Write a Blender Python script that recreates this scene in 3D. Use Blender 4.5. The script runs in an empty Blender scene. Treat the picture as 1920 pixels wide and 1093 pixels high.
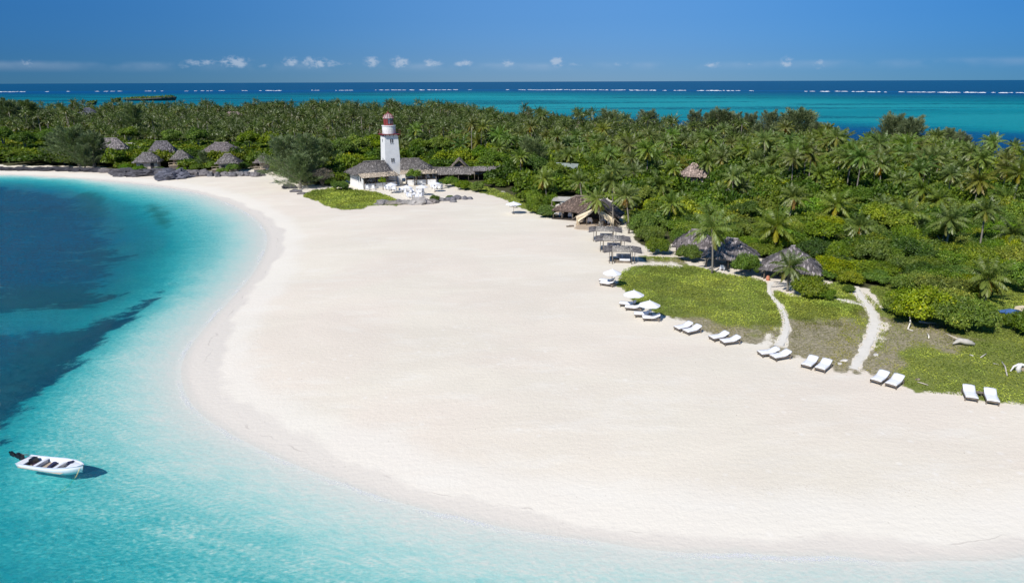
import bpy, math, random
import numpy as np
random.seed(7); rng = np.random.default_rng(7)
PI = math.pi; R = math.radians
scene = bpy.context.scene; COL = scene.collection
# ------------------------------------------------------------------ camera, sky, sun, exposure
F, CX, CY, CAMH = 1280.0, 960.0, 546.5, 25.0        # focal length in pixels of the 1920 wide photograph
PITCH, ROLL = R(17.07), R(0.21)
_f = np.array([0, math.cos(PITCH), -math.sin(PITCH)]); _r0 = np.array([1., 0, 0]); _u0 = np.cross(_r0, _f)
_r = math.cos(ROLL)*_r0 - math.sin(ROLL)*_u0; _u = np.cross(_r, _f)
cam = bpy.data.cameras.new('camera'); cam.sensor_width = 36; cam.lens = 24; cam.clip_start = .5; cam.clip_end = 200000
camo = bpy.data.objects.new('camera', cam); COL.objects.link(camo); scene.camera = camo
from mathutils import Matrix, Vector
M = Matrix(((_r[0], _u[0], -_f[0], 0), (_r[1], _u[1], -_f[1], 0), (_r[2], _u[2], -_f[2], CAMH), (0, 0, 0, 1)))
camo.matrix_world = M

SUN_EL, SUN_AZ = R(45), R(217)       # azimuth clockwise from +Y: behind the camera, to the left
world = bpy.data.worlds.new('World'); scene.world = world; world.use_nodes = True
sun = bpy.data.lights.new('sun', 'SUN'); sun.energy = 4.3; sun.angle = R(.53); sun.color = (1, .955, .885)
suno = bpy.data.objects.new('sun', sun); COL.objects.link(suno)
sd = Vector((math.sin(SUN_AZ)*math.cos(SUN_EL), math.cos(SUN_AZ)*math.cos(SUN_EL), math.sin(SUN_EL)))
suno.rotation_euler = sd.to_track_quat('Z', 'Y').to_euler(); suno.location = sd*300
scene.view_settings.view_transform = 'Standard'; scene.view_settings.look = 'None'
scene.view_settings.exposure = 0.14; scene.view_settings.gamma = 1
scene.cycles.max_bounces = 6; scene.cycles.transparent_max_bounces = 12; scene.cycles.caustics_reflective = False; scene.cycles.caustics_refractive = False
scene.cycles.diffuse_bounces = 3; scene.cycles.glossy_bounces = 2; scene.cycles.transmission_bounces = 3

class NT:
    """small node helper"""
    def __init__(s, tree): s.t = tree; s.t.nodes.clear()
    def n(s, typ, **kw):
        nd = s.t.nodes.new(typ)
        for k, v in kw.items():
            if k.startswith('i_'):
                key = k[2:]; key = int(key) if key.isdigit() else key.replace('_', ' ')
                s.put(nd.inputs[key], v)
            else: setattr(nd, k, v)
        return nd
    def put(s, sock, v):
        if isinstance(v, bpy.types.NodeSocket): s.t.links.new(v, sock)
        elif isinstance(v, bpy.types.Node): s.t.links.new(v.outputs[0], sock)
        else:
            if hasattr(sock.default_value, '__len__') and hasattr(v, '__len__') and len(v) == 3 and len(sock.default_value) == 4: v = (*v, 1)
            sock.default_value = v
    def m(s, op, a, b=0., c=0., clamp=False):
        nd = s.t.nodes.new('ShaderNodeMath'); nd.operation = op; nd.use_clamp = clamp
        for i, v in enumerate((a, b, c)): s.put(nd.inputs[i], v)
        return nd.outputs[0]
    def mix(s, f, a, b, typ='MIX'):
        nd = s.t.nodes.new('ShaderNodeMix'); nd.data_type = 'RGBA'; nd.blend_type = typ
        s.put(nd.inputs[0], f); s.put(nd.inputs[6], a); s.put(nd.inputs[7], b)
        return nd.outputs[2]
    def ramp(s, f, stops, interp='LINEAR'):
        nd = s.t.nodes.new('ShaderNodeValToRGB'); s.put(nd.inputs[0], f); cr = nd.color_ramp; cr.interpolation = interp
        while len(cr.elements) < len(stops): cr.elements.new(.5)
        for e, (p, c) in zip(cr.elements, stops):
            e.position = p; e.color = (*c, 1) if hasattr(c, '__len__') else (c, c, c, 1)
        return nd.outputs[0]
    def noise(s, vec, scale, detail=4, rough=.5, dist=0.):
        nd = s.t.nodes.new('ShaderNodeTexNoise'); s.put(nd.inputs['Vector'], vec)
        nd.inputs['Scale'].default_value = scale; nd.inputs['Detail'].default_value = detail
        nd.inputs['Roughness'].default_value = rough; nd.inputs['Distortion'].default_value = dist
        return nd.outputs[0]
    def scale(s, vec, v, rot=(0, 0, 0)):
        nd = s.t.nodes.new('ShaderNodeMapping'); s.put(nd.inputs[0], vec); nd.inputs['Scale'].default_value = v; nd.inputs['Rotation'].default_value = rot
        return nd.outputs[0]
    def out(s, sh, typ='ShaderNodeOutputMaterial'):
        o = s.t.nodes.new(typ); s.t.links.new(sh, o.inputs[0])
    def maprange(s, v, a, b, c=0., d=1., smooth=False):
        nd = s.t.nodes.new('ShaderNodeMapRange'); nd.interpolation_type = 'SMOOTHSTEP' if smooth else 'LINEAR'
        for i, x in enumerate((v, a, b, c, d)): s.put(nd.inputs[i], x)
        return nd.outputs[0]

# ---- sky: Nishita, pulled towards the clear deep blue of the photograph, a line of small trade-wind clouds low down
w = NT(world.node_tree)
sky = w.n('ShaderNodeTexSky', sky_type='NISHITA', sun_disc=False, sun_elevation=SUN_EL, sun_rotation=SUN_AZ, altitude=0, air_density=1., dust_density=.0, ozone_density=4.)
tc = w.n('ShaderNodeTexCoord'); sep = w.n('ShaderNodeSeparateXYZ', i_0=tc.outputs['Generated'])
vx, vy, vz = sep.outputs
el = w.m('MULTIPLY', w.m('ARCSINE', vz), 57.2958)
az = w.m('MULTIPLY', w.m('ARCTAN2', vx, vy), 57.2958)
tint = w.ramp(w.maprange(el, -1, 30), [(0, (.20, .36, .74)), (.05, (.20, .36, .74)), (.10, (.21, .375, .75)), (.18, (.25, .44, .78)), (.30, (.35, .575, .87)), (1, (.85, .95, 1.0))])
lat = w.maprange(w.m('ABSOLUTE', w.m('SUBTRACT', az, 3)), 2, 42, .93, .62, True)
skyc = w.mix(1., sky.outputs[0], tint, 'MULTIPLY')
latc = w.n('ShaderNodeCombineColor', i_0=w.m('POWER', lat, 2.4), i_1=lat, i_2=w.m('POWER', lat, .55))
skyc = w.mix(1., skyc, latc, 'MULTIPLY')
gen = w.scale(tc.outputs['Generated'], (1, 1, 1.7))
cn = w.noise(gen, 95, 7, .62); cn2 = w.noise(gen, 17, 3, .5)
msk = 0.
#          azimuth px, y px, half width px, half height px, strength
for cx, cy, hw, hh, st in [(52, 121, 22, 8, .7), (118, 125, 22, 5, .35), (240, 125, 12, 5, .35), (295, 122, 14, 6, .4), (335, 124, 40, 5, .45), (382, 118, 30, 6, .8), (438, 117, 26, 9, 1.1),
        (495, 124, 14, 5, .5), (545, 116, 16, 9, .9), (590, 118, 24, 9, 1.1), (625, 120, 20, 6, .8), (655, 120, 8, 4, .5), (697, 116, 14, 9, 1.1), (750, 118, 16, 9, 1.1), (810, 119, 18, 7, 1.), (870, 120, 16, 6, 1.),
        (900, 124, 26, 4, .4), (952, 119, 20, 7, .8), (1045, 117, 13, 9, 1.1), (1075, 122, 22, 4, .5), (1160, 121, 26, 5, .5), (1200, 122, 12, 4, .4), (1338, 122, 16, 6, .8), (1402, 123, 13, 5, .6), (1475, 117, 11, 9, 1.), (1535, 121, 13, 7, .8), (1640, 125, 30, 4, .3)]:
    d = _r*(cx-CX)/F - _u*(cy-CY)/F + _f; d /= np.linalg.norm(d)
    a0 = math.degrees(math.atan2(d[0], d[1])); e0 = math.degrees(math.asin(d[2])); s_ = 57.3/F*.85
    qx = w.m('POWER', w.m('DIVIDE', w.m('SUBTRACT', az, a0), hw*s_*1.25), 2.)
    qy = w.m('POWER', w.m('DIVIDE', w.m('SUBTRACT', el, e0), hh*s_*1.35), 2.)
    g = w.m('MULTIPLY', w.m('EXPONENT', w.m('MULTIPLY', w.m('ADD', qx, qy), -1.)), st)
    msk = w.m('MAXIMUM', g, msk)
cl = w.maprange(w.m('ADD', w.m('MULTIPLY', msk, .5), w.m('MULTIPLY', w.m('SUBTRACT', cn, .5), w.m('MULTIPLY', w.m('MINIMUM', msk, 1.), 2.0))), .14, .62, 0, .6, True)
cb = w.m('MULTIPLY', w.m('MULTIPLY', w.maprange(el, .6, 1.25, 0, 1, True), w.maprange(el, 1.55, 1.2, 0, 1, True)), w.maprange(cn2, .42, .7, 0, .2))
fac = w.m('MAXIMUM', cl, cb)
skyc2 = w.mix(fac, skyc, (4.6, 5.4, 6.6))
bg = w.n('ShaderNodeBackground', i_0=skyc2, i_1=.1)
w.out(bg.outputs[0], 'ShaderNodeOutputWorld')

# ------------------------------------------------------------------ pixel -> ground
def ray(px, py): return _r*(px-CX)/F - _u*(py-CY)/F + _f
def G(px, py, z=1.2):
    d = ray(px, py); t = (z-CAMH)/d[2]; return np.array([0, 0, CAMH]) + d*t
def zc_of(p): return float((np.asarray(p)-[0, 0, CAMH])@_f)
def to_px(P):
    q = np.atleast_2d(P)-[0, 0, CAMH]; z = q@_f
    return CX+F*(q@_r)/z, CY-F*(q@_u)/z, z
def poly(pts, z=1.2): return np.array([G(x, y, z)[:2] for x, y in pts])
def inside(Pn, Q):
    x, y = Pn[:, 0], Pn[:, 1]; r = np.zeros(len(Pn), bool); n = len(Q)
    for i in range(n):
        x1, y1 = Q[i]; x2, y2 = Q[(i+1) % n]
        if y1 == y2: continue
        c = ((y1 > y) != (y2 > y)) & (x < (x2-x1)*(y-y1)/(y2-y1)+x1); r ^= c
    return r
def edge_dist(Pn, Q, closed=True):
    best = np.full(len(Pn), 1e18); n = len(Q)
    for i in range(n if closed else n-1):
        a = Q[i]; b = Q[(i+1) % n]; ab = b-a; L = ab@ab
        if L < 1e-9: continue
        t = np.clip(((Pn-a)@ab)/L, 0, 1); dx = Pn[:, 0]-a[0]-t*ab[0]; dy = Pn[:, 1]-a[1]-t*ab[1]
        best = np.minimum(best, dx*dx+dy*dy)
    return np.sqrt(best)
def sdist(Pn, Q): d = edge_dist(Pn, Q); return np.where(inside(Pn, Q), d, -d)
def smooth(Q, it=2, closed=True):
    for _ in range(it):
        nx = np.roll(Q, -1, 0) if closed else Q[1:]; a = Q if closed else Q[:-1]
        q = np.empty((2*len(a), 2)); q[0::2] = .75*a+.25*nx; q[1::2] = .25*a+.75*nx
        if not closed: q = np.vstack([Q[:1], q, Q[-1:]])
        Q = q
    return Q
def sstep(x, a, b): t = np.clip((x-a)/(b-a), 0, 1); return t*t*(3-2*t)
# value noise in numpy for geometry
_NT = rng.random((256, 256))
def vnoise(x, y, s):
    x = x/s; y = y/s; xi = np.floor(x).astype(int); yi = np.floor(y).astype(int); fx = x-xi; fy = y-yi
    fx = fx*fx*(3-2*fx); fy = fy*fy*(3-2*fy); g = lambda a, b: _NT[a & 255, b & 255]
    return (g(xi, yi)*(1-fx)+g(xi+1, yi)*fx)*(1-fy)+(g(xi, yi+1)*(1-fx)+g(xi+1, yi+1)*fx)*fy
def fnoise(x, y, s): return (vnoise(x, y, s)+.5*vnoise(x+91, y+17, s/2.1)+.25*vnoise(x+7, y+53, s/4.3))/1.75

# ------------------------------------------------------------------ shore, reef, vegetation outlines
SHORE_PX = [(-500, 322), (-250, 324), (-100, 325), (0, 327), (60, 329), (130, 333), (200, 338), (270, 345), (330, 353), (380, 362), (425, 376), (462, 393), (490, 412), (507, 432), (511, 452), (503, 480),
    (484, 515), (455, 550), (418, 590), (388, 625), (364, 660), (354, 690), (360, 722), (376, 752), (405, 780), (440, 800), (480, 822), (530, 845), (600, 874), (680, 903), (750, 927), (830, 947), (900, 962), (980, 980),
    (1060, 992), (1130, 999), (1200, 1012), (1300, 1022), (1380, 1018), (1480, 1027), (1560, 1022), (1660, 1038), (1740, 1032), (1840, 1036), (1920, 1022), (2100, 1010)]
shore = poly(SHORE_PX, 0.)
rear = poly([(2600, 335), (2200, 325), (1920, 314), (1800, 298), (1700, 286), (1500, 264), (1300, 250), (1100, 241), (960, 228), (800, 218), (600, 214), (400, 212), (200, 210), (0, 210), (-300, 214), (-700, 225)], 0.)
ISL = smooth(np.vstack([shore, [[75, 30], [160, 60]], rear, [[-420, 260]]]), 2)
def rad_poly(pts): return smooth(poly(pts, 0.), 2)
deepA = rad_poly([(-700, 330), (0, 335), (90, 341), (150, 350), (190, 372), (205, 395), (225, 418), (247, 450), (225, 475), (232, 500), (240, 515), (205, 535), (120, 546), (0, 550), (-400, 556)])
deepB = rad_poly([(-600, 568), (0, 576), (82, 586), (150, 577), (206, 570), (250, 553), (279, 536), (300, 519), (314, 521), (311, 536), (274, 560), (245, 590), (220, 606), (190, 630), (155, 660), (118, 692), (82, 724), (50, 752), (27, 775), (8, 805), (-12, 840), (-120, 930), (-500, 930)])
olive = [rad_poly([(118, 352), (160, 347), (200, 352), (214, 375), (200, 395), (165, 398), (135, 385)]), rad_poly([(258, 375), (300, 372), (325, 390), (335, 412), (300, 418), (270, 405)])]
REEF = poly([(-1500, 178), (-200, 173.6), (0, 172.8), (480, 170.6), (960, 168.8), (1200, 169.6), (1440, 171.2), (1920, 174.8), (2400, 178), (3400, 186)], 0.)
reef_poly = np.vstack([REEF, [[3000, -3000], [-5000, -3000]]])
rear_dark = poly([(790, 214), (880, 219), (1000, 217), (1150, 221), (1400, 229), (1600, 234), (1750, 240), (1920, 250), (2300, 262), (2600, 400), (1500, 300), (900, 240)], 0.)
LAWNS = {   # low creeping plants between beach and thicket
 'a': poly([(1156, 532), (1160, 515), (1172, 504), (1200, 499), (1260, 499), (1310, 502), (1345, 512), (1372, 516), (1420, 522), (1443, 533), (1437, 550), (1452, 566), (1466, 588), (1462, 606), (1452, 622), (1425, 640), (1400, 641), (1360, 634), (1320, 620), (1290, 606), (1250, 594), (1215, 582), (1185, 562), (1168, 548)]),
 'b': poly([(1452, 543), (1478, 556), (1505, 560), (1560, 566), (1615, 578), (1629, 592), (1626, 618), (1606, 650), (1592, 690), (1560, 684), (1500, 668), (1462, 652), (1484, 640), (1484, 610), (1480, 590), (1466, 566)]),
 'c': poly([(1622, 540), (1648, 565), (1662, 598), (1655, 630), (1624, 664), (1612, 694), (1650, 703), (1690, 716), (1730, 733), (1790, 737), (1830, 741), (1860, 750), (1920, 754), (2050, 772), (2300, 800), (2300, 470), (1920, 470), (1800, 520), (1700, 530)]),
 'd': poly([(560, 364), (598, 352), (650, 352), (668, 356), (700, 359), (735, 369), (752, 378), (757, 386), (700, 384), (672, 391), (636, 391), (612, 384), (592, 374)]),
 'e': poly([(835, 346), (880, 358), (940, 372), (975, 392), (1030, 410), (1045, 404), (1000, 384), (940, 358), (860, 338)]),
 'h': poly([(1440, 545), (1500, 555), (1545, 560), (1600, 552), (1625, 548), (1662, 590), (1660, 640), (1625, 700), (1590, 695), (1560, 690), (1480, 660), (1440, 648), (1440, 600)]),
 'g': poly([(1535, 545), (1560, 528), (1600, 530), (1606, 548), (1596, 560), (1560, 566), (1530, 560)]),
 'f': poly([(1200, 484), (1240, 482), (1288, 488), (1290, 494), (1240, 493), (1205, 491)])}
LAWNS = {k: smooth(v, 1) for k, v in LAWNS.items()}
FOREST_PX = [(-700, 300), (-300, 304), (0, 308), (80, 309), (190, 311), (215, 319), (300, 318), (380, 321), (470, 315), (515, 322), (560, 346), (630, 348), (652, 338), (662, 322),
    (720, 310), (800, 308), (826, 335), (850, 346), (900, 352), (940, 360), (975, 378), (1030, 396), (1040, 380), (1085, 366), (1150, 372), (1172, 415), (1184, 440), (1196, 462), (1240, 470), (1262, 459),
    (1300, 460), (1340, 464), (1400, 473), (1432, 487), (1452, 497), (1490, 490), (1552, 522), (1560, 540), (1600, 538), (1625, 540), (1665, 552), (1690, 585), (1750, 606), (1815, 615), (1850, 590), (1862, 560), (1890, 530), (1925, 500), (2300, 500)]
FOREST = np.vstack([poly(FOREST_PX), poly([(2300, 345), (1920, 324), (1700, 295), (1500, 272), (1300, 257), (1100, 247), (960, 233), (800, 222), (600, 217), (400, 215), (200, 213), (0, 213), (-300, 217), (-700, 229)])])
PATHS = {'a': ([(1462, 648), (1476, 622), (1474, 596), (1462, 572), (1445, 556), (1441, 540), (1448, 530)], [.62, .36, .30, .28, .24, .28, .45]),
         'b': ([(1600, 690), (1618, 662), (1634, 632), (1642, 604), (1636, 584), (1618, 562), (1606, 545), (1606, 538)], [.40, .46, .54, .58, .50, .52, .46, .35]),
         'c': ([(1622, 574), (1596, 567), (1570, 561)], [.3, .35, .4])}

def terrain_z(P):
    P = np.atleast_2d(P)[:, :2]
    d = sdist(P, ISL)
    ins = 1.3*(1-np.exp(-np.maximum(d, 0)/12.)) + np.where(d > 6, (fnoise(P[:, 0], P[:, 1], 6.)-.5)*.12*sstep(d, 6, 14), 0)
    t = np.maximum(-d, 0)
    near = np.minimum(.024*t+.0042*t*t, 1.9)+.10*(fnoise(P[:, 0], P[:, 1], 9.)-.5)*sstep(t, .5, 6)
    rr = np.hypot(P[:, 0], P[:, 1])
    far = sstep(rr, 260, 700)
    dep = near
    # lagoon behind the island: broad shoals
    sh = fnoise(P[:, 0]*.45+40, P[:, 1]+200, 160.)
    dep = dep*(1-.55*far) + far*(.6+2.4*np.clip(sh-.42, 0, .5))
    azm = np.degrees(np.arctan2(P[:, 0], P[:, 1]))
    dep = dep + sstep(rr, 300, 520)*sstep(azm, -2, -26)*1.3*(P[:, 1] > 0)
    dr = sdist(P, reef_poly)
    dep = dep + sstep(dr, 900, 80)*3.0*(dr > 0)*(rr > 600)
    dep = np.where(dr < 0, 3.0+np.minimum(-dr*.25, 120), dep)
    dep = dep + 3.2*sstep(sdist(P, rear_dark)+(fnoise(P[:, 0]*.22, P[:, 1], 14.)-.5)*90, -45, 45)*(rr > 150)
    a = sstep(sdist(P, deepA)+(fnoise(P[:, 0], P[:, 1], 8.)-.5)*8, -9, 9)
    dep = dep + a*1.9
    b = sstep(sdist(P, deepB), -4, 8)
    dep = dep + b*1.2
    return np.where(d > 0, ins, -dep), d

# ------------------------------------------------------------------ mesh helpers
def set_prop(o, label=None, cat=None, group=None, kind=None):
    for k, v in (('label', label), ('category', cat), ('group', group), ('kind', kind)):
        if v: o[k] = v
    return o
def link(o, parent=None):
    COL.objects.link(o)
    if parent: o.parent = parent
    return o
def npmesh(name, V, Fq, mats, tint=None, smooth_=False, attrs=None, midx=None):
    """V (n,3), Fq (m,k) faces of equal size, or list of such arrays"""
    me = bpy.data.meshes.new(name); V = np.asarray(V, np.float32)
    Fs = Fq if isinstance(Fq, list) else [Fq]
    Fs = [np.asarray(f, np.int32) for f in Fs if len(f)]
    loops = np.concatenate([f.ravel() for f in Fs]); tot = np.concatenate([np.full(len(f), f.shape[1], np.int32) for f in Fs])
    st = np.concatenate([[0], np.cumsum(tot)[:-1]]).astype(np.int32)
    me.vertices.add(len(V)); me.vertices.foreach_set('co', V.ravel())
    me.loops.add(len(loops)); me.loops.foreach_set('vertex_index', loops)
    me.polygons.add(len(tot)); me.polygons.foreach_set('loop_start', st)
    try: me.polygons.foreach_set('loop_total', tot)
    except Exception: pass
    for m in (mats if isinstance(mats, (list, tuple)) else [mats]): me.materials.append(m)
    if midx is not None: me.polygons.foreach_set('material_index', np.asarray(midx, np.int32))
    if smooth_: me.polygons.foreach_set('use_smooth', np.ones(len(tot), bool))
    me.update(calc_edges=True)
    if tint is not None:
        a = me.color_attributes.new('tint', 'FLOAT_COLOR', 'POINT'); c = np.ones((len(V), 4), np.float32); c[:, :3] = tint; a.data.foreach_set('color', c.ravel())
    for k, v in (attrs or {}).items():
        a = me.attributes.new(k, 'FLOAT', 'POINT'); a.data.foreach_set('value', np.asarray(v, np.float32))
    me.validate()
    return me
def empty(name, loc=(0, 0, 0), rz=0, **kw):
    o = bpy.data.objects.new(name, None); o.empty_display_size = .3; o.location = [float(v) for v in loc]; o.rotation_euler = (0, 0, rz); link(o); return set_prop(o, **kw)
def meshobj(name, me, parent=None, loc=None, rz=None, **kw):
    o = bpy.data.objects.new(name, me); link(o, parent)
    if loc is not None: o.location = [float(v) for v in loc]
    if rz is not None: o.rotation_euler = (0, 0, rz)
    return set_prop(o, **kw)
def copy_tree(o, parent=None):
    c = o.copy(); COL.objects.link(c)
    if parent: c.parent = parent
    for ch in o.children: copy_tree(ch, c)
    return c

class MB:
    """collects boxes, tubes, lathes ... with any face size; build() links ONE mesh"""
    def __init__(s): s.V = []; s.F = []; s.T = []
    def add(s, V, Fc, tint=(1, 1, 1)):
        o = len(s.V); s.V += [tuple(map(float, v)) for v in V]; s.F += [tuple(i+o for i in f) for f in Fc]
        s.T += [tint]*len(V); return s
    def box(s, c, d, rz=0, tint=(1, 1, 1), taper=1., tilt=0.):
        cx, cy, cz = c; a, b, h = d[0]/2, d[1]/2, d[2]/2; V = []
        for z, k in ((-h, 1), (h, taper)):
            for x, y in ((-a, -b), (a, -b), (a, b), (-a, b)):
                X, Y, Z = x*k, y*k, z
                if tilt: X, Z = X*math.cos(tilt)-Z*math.sin(tilt), X*math.sin(tilt)+Z*math.cos(tilt)
                V.append((cx+X*math.cos(rz)-Y*math.sin(rz), cy+X*math.sin(rz)+Y*math.cos(rz), cz+Z))
        return s.add(V, [(3, 2, 1, 0), (4, 5, 6, 7), (0, 1, 5, 4), (1, 2, 6, 5), (2, 3, 7, 6), (3, 0, 4, 7)], tint)
    def tube(s, pts, rad, n=6, tint=(1, 1, 1)):
        pts = [np.array(p, float) for p in pts]; rad = rad if hasattr(rad, '__len__') else [rad]*len(pts); V = []; Fc = []
        for i, p in enumerate(pts):
            t = pts[min(i+1, len(pts)-1)]-pts[max(i-1, 0)]; t /= np.linalg.norm(t)+1e-9
            a = np.cross(t, [0, 0, 1.]) if abs(t[2]) < .9 else np.cross(t, [1., 0, 0]); a /= np.linalg.norm(a); b = np.cross(t, a)
            for k in range(n):
                th = 2*PI*k/n; V.append(p+rad[i]*(math.cos(th)*a+math.sin(th)*b))
        for i in range(len(pts)-1):
            for k in range(n): Fc.append((i*n+k, i*n+(k+1) % n, (i+1)*n+(k+1) % n, (i+1)*n+k))
        Fc += [tuple(reversed(range(n))), tuple(range((len(pts)-1)*n, len(pts)*n))]
        return s.add(V, Fc, tint)
    def lathe(s, prof, n=16, c=(0, 0, 0), tint=(1, 1, 1), a0=0.):
        V = []; Fc = []
        for r, z in prof:
            for k in range(n): V.append((c[0]+r*math.cos(a0+2*PI*k/n), c[1]+r*math.sin(a0+2*PI*k/n), c[2]+z))
        for i in range(len(prof)-1):
            for k in range(n): Fc.append((i*n+k, i*n+(k+1) % n, (i+1)*n+(k+1) % n, (i+1)*n+k))
        Fc += [tuple(reversed(range(n))), tuple(range((len(prof)-1)*n, len(prof)*n))]
        return s.add(V, Fc, tint)
    def slab(s, pts, th, tint=(1, 1, 1)):
        """polygon given by 3-D points, thickened downward"""
        n = len(pts); V = list(pts)+[(p[0], p[1], p[2]-th) for p in pts]
        return s.add(V, [tuple(range(n)), tuple(reversed(range(n, 2*n)))]+[((i+1) % n, i, i+n, (i+1) % n+n) for i in range(n)], tint)
    def build(s, name, mat, parent=None, smooth_=False, loc=None, rz=None, **kw):
        me = bpy.data.meshes.new(name); me.from_pydata(s.V, [], s.F); me.materials.append(mat)
        a = me.color_attributes.new('tint', 'FLOAT_COLOR', 'POINT'); c = np.ones((len(s.V), 4), np.float32); c[:, :3] = s.T; a.data.foreach_set('color', c.ravel())
        if smooth_: me.polygons.foreach_set('use_smooth', np.ones(len(me.polygons), bool))
        me.update()
        return meshobj(name, me, parent, loc, rz, **kw)

# ------------------------------------------------------------------ materials
def mat(name):
    m = bpy.data.materials.new(name); m.use_nodes = True; return m, NT(m.node_tree)
def leaf_mat(name, base, transl=.35, rough=.42, gloss=.07, var=.25, noise=.0):
    m, t = mat(name); oi = t.n('ShaderNodeObjectInfo'); at = t.n('ShaderNodeAttribute', attribute_name='tint')
    c = t.mix(1., at.outputs['Color'], base, 'MULTIPLY'); c = t.mix(1., c, oi.outputs['Color'], 'MULTIPLY')
    hs = t.n('ShaderNodeHueSaturation', i_Color=c, i_Value=t.maprange(oi.outputs['Random'], 0, 1, 1-var, 1+var), i_Saturation=t.maprange(t.m('FRACT', t.m('MULTIPLY', oi.outputs['Random'], 7.3)), 0, 1, .88, 1.08))
    c = hs.outputs[0]
    if noise:
        g = t.n('ShaderNodeNewGeometry'); nz = t.noise(g.outputs['Position'], .23, 3)
        c = t.mix(t.maprange(nz, .35, .65), t.mix(1., c, (.72, .80, .7), 'MULTIPLY'), t.mix(1., c, (1.25, 1.16, 1.0), 'MULTIPLY'))
    d = t.n('ShaderNodeBsdfDiffuse', i_Color=c); tr = t.n('ShaderNodeBsdfTranslucent', i_Color=t.mix(1., c, (1.1, 1.25, .5), 'MULTIPLY'))
    mx = t.n('ShaderNodeMixShader', i_0=transl, i_1=d, i_2=tr)
    gl = t.n('ShaderNodeBsdfGlossy', i_Color=(1, 1, 1), i_Roughness=rough)
    t.out(t.n('ShaderNodeMixShader', i_0=gloss, i_1=mx, i_2=gl).outputs[0]); return m
def simple(name, col, rough=.7, nscale=3., nvar=.25, bump=.0, bscale=20., stretch=(1, 1, 1), metal=0., tinted=True):
    m, t = mat(name); tcd = t.n('ShaderNodeTexCoord'); v = t.scale(tcd.outputs['Object'], stretch)
    nz = t.noise(v, nscale, 5, .6); c = t.mix(t.maprange(nz, .3, .7), tuple(x*(1-nvar) for x in col), tuple(min(1, x*(1+nvar)) for x in col))
    if tinted: c = t.mix(1., c, t.n('ShaderNodeAttribute', attribute_name='tint').outputs['Color'], 'MULTIPLY')
    p = t.n('ShaderNodeBsdfPrincipled', i_Base_Color=c, i_Roughness=rough, i_Metallic=metal)
    if bump: t.put(p.inputs['Normal'], t.n('ShaderNodeBump', i_Strength=bump, i_Distance=.05, i_Height=t.noise(v, bscale, 4)).outputs[0])
    t.out(p.outputs[0]); return m
MT = {}
MT['plaster'] = simple('white_plaster', (.80, .80, .80), .85, .9, .07, .15, 8)
MT['white'] = simple('white_paint', (.82, .83, .86), .45, 2, .05)
MT['cloth'] = simple('white_cloth', (.82, .83, .88), .9, 3, .05, .2, 14)
MT['canvas'] = simple('cream_canvas', (.66, .56, .40), .9, 1.3, .12, .3, 6)
MT['wood'] = simple('grey_wood', (.20, .165, .13), .85, 4, .35, .3, 30, (1, 1, .2))
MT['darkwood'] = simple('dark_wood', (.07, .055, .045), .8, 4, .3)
MT['planks'] = simple('deck_planks', (.46, .37, .28), .8, 5, .25, .2, 12, (.3, 3, 1))
MT['thatch'] = simple('thatch', (.235, .215, .205), .95, 2.2, .35, .5, 16)
MT['sail'] = simple('woven_shade', (.43, .41, .36), .95, 1.5, .18, .3, 22)
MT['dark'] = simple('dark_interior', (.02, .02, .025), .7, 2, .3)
MT['red'] = simple('red_paint', (.22, .035, .032), .5, 2.5, .3)
MT['rock'] = simple('coral_rock', (.15, .145, .15), .95, .8, .5, .9, 3.5)
MT['drift'] = simple('bleached_wood', (.60, .56, .50), .85, 3, .2, .3, 12)
MT['bark'] = simple('palm_bark', (.24, .215, .185), .9, 6, .3, .4, 18, (1, 1, 6))
MT['black'] = simple('black_plastic', (.012, .012, .018), .35, 2, .2)
MT['navy'] = simple('navy_cloth', (.02, .025, .07), .8, 3, .3)
MT['hull'] = simple('white_gelcoat', (.78, .80, .84), .3, 1, .04)
MT['iron'] = simple('grey_roofing', (.26, .30, .27), .6, 1, .2)
MT['blue'] = simple('blue_tarp', (.05, .12, .30), .6, 3, .3)
mg, t = mat('lantern_glass'); t.out(t.n('ShaderNodeBsdfPrincipled', i_Base_Color=(.30, .36, .42), i_Roughness=.08, i_Metallic=.5).outputs[0]); MT['glass'] = mg
MT['palm'] = leaf_mat('palm_leaf', (.185, .25, .048), .36, .45, .035, .22)
MT['dry'] = leaf_mat('dry_frond', (.50, .28, .045), .3, .7, .0, .2)
MT['shrub'] = leaf_mat('shrub_leaf', (.190, .285, .030), .38, .55, .02, .18, 1.)
MT['casu'] = leaf_mat('casuarina_needles', (.175, .215, .098), .25, .6, .02, .15)
MT['cover'] = leaf_mat('creeper_leaf', (.35, .43, .05), .3, .6, .01, .05, 1.)
MT['twig'] = leaf_mat('dry_twigs', (.22, .20, .17), .1, .8, .0, .1)

# ---- ground: beach sand, wet rim, seabed with seagrass, leaf litter under the plants
m, t = mat('beach_and_seabed'); MT['ground'] = m
geo = t.n('ShaderNodeNewGeometry'); pos = geo.outputs['Position']; zz = t.n('ShaderNodeSeparateXYZ', i_0=pos).outputs[2]
A = lambda n: t.n('ShaderNodeAttribute', attribute_name=n).outputs['Fac']
big = t.noise(pos, .045, 4, .55, .6); mid = t.noise(t.scale(pos, (.35, 1, 1), (0, 0, R(24))), .5, 5, .6); fine = t.noise(pos, 9., 4, .7)
sand = t.mix(t.maprange(big, .38, .62, 0, 1, True), (.80, .74, .635), (.805, .725, .63))
sand = t.mix(t.maprange(mid, .52, .75), sand, (.835, .785, .70))
sand = t.mix(1., sand, t.mix(t.maprange(t.noise(t.scale(pos, (.5, 1.2, 1), (0, 0, R(30))), .09, 5, .6, .8), .35, .65, 0, 1, True), (.955, .95, .94), (1.02, 1.02, 1.01)), 'MULTIPLY')
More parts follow.
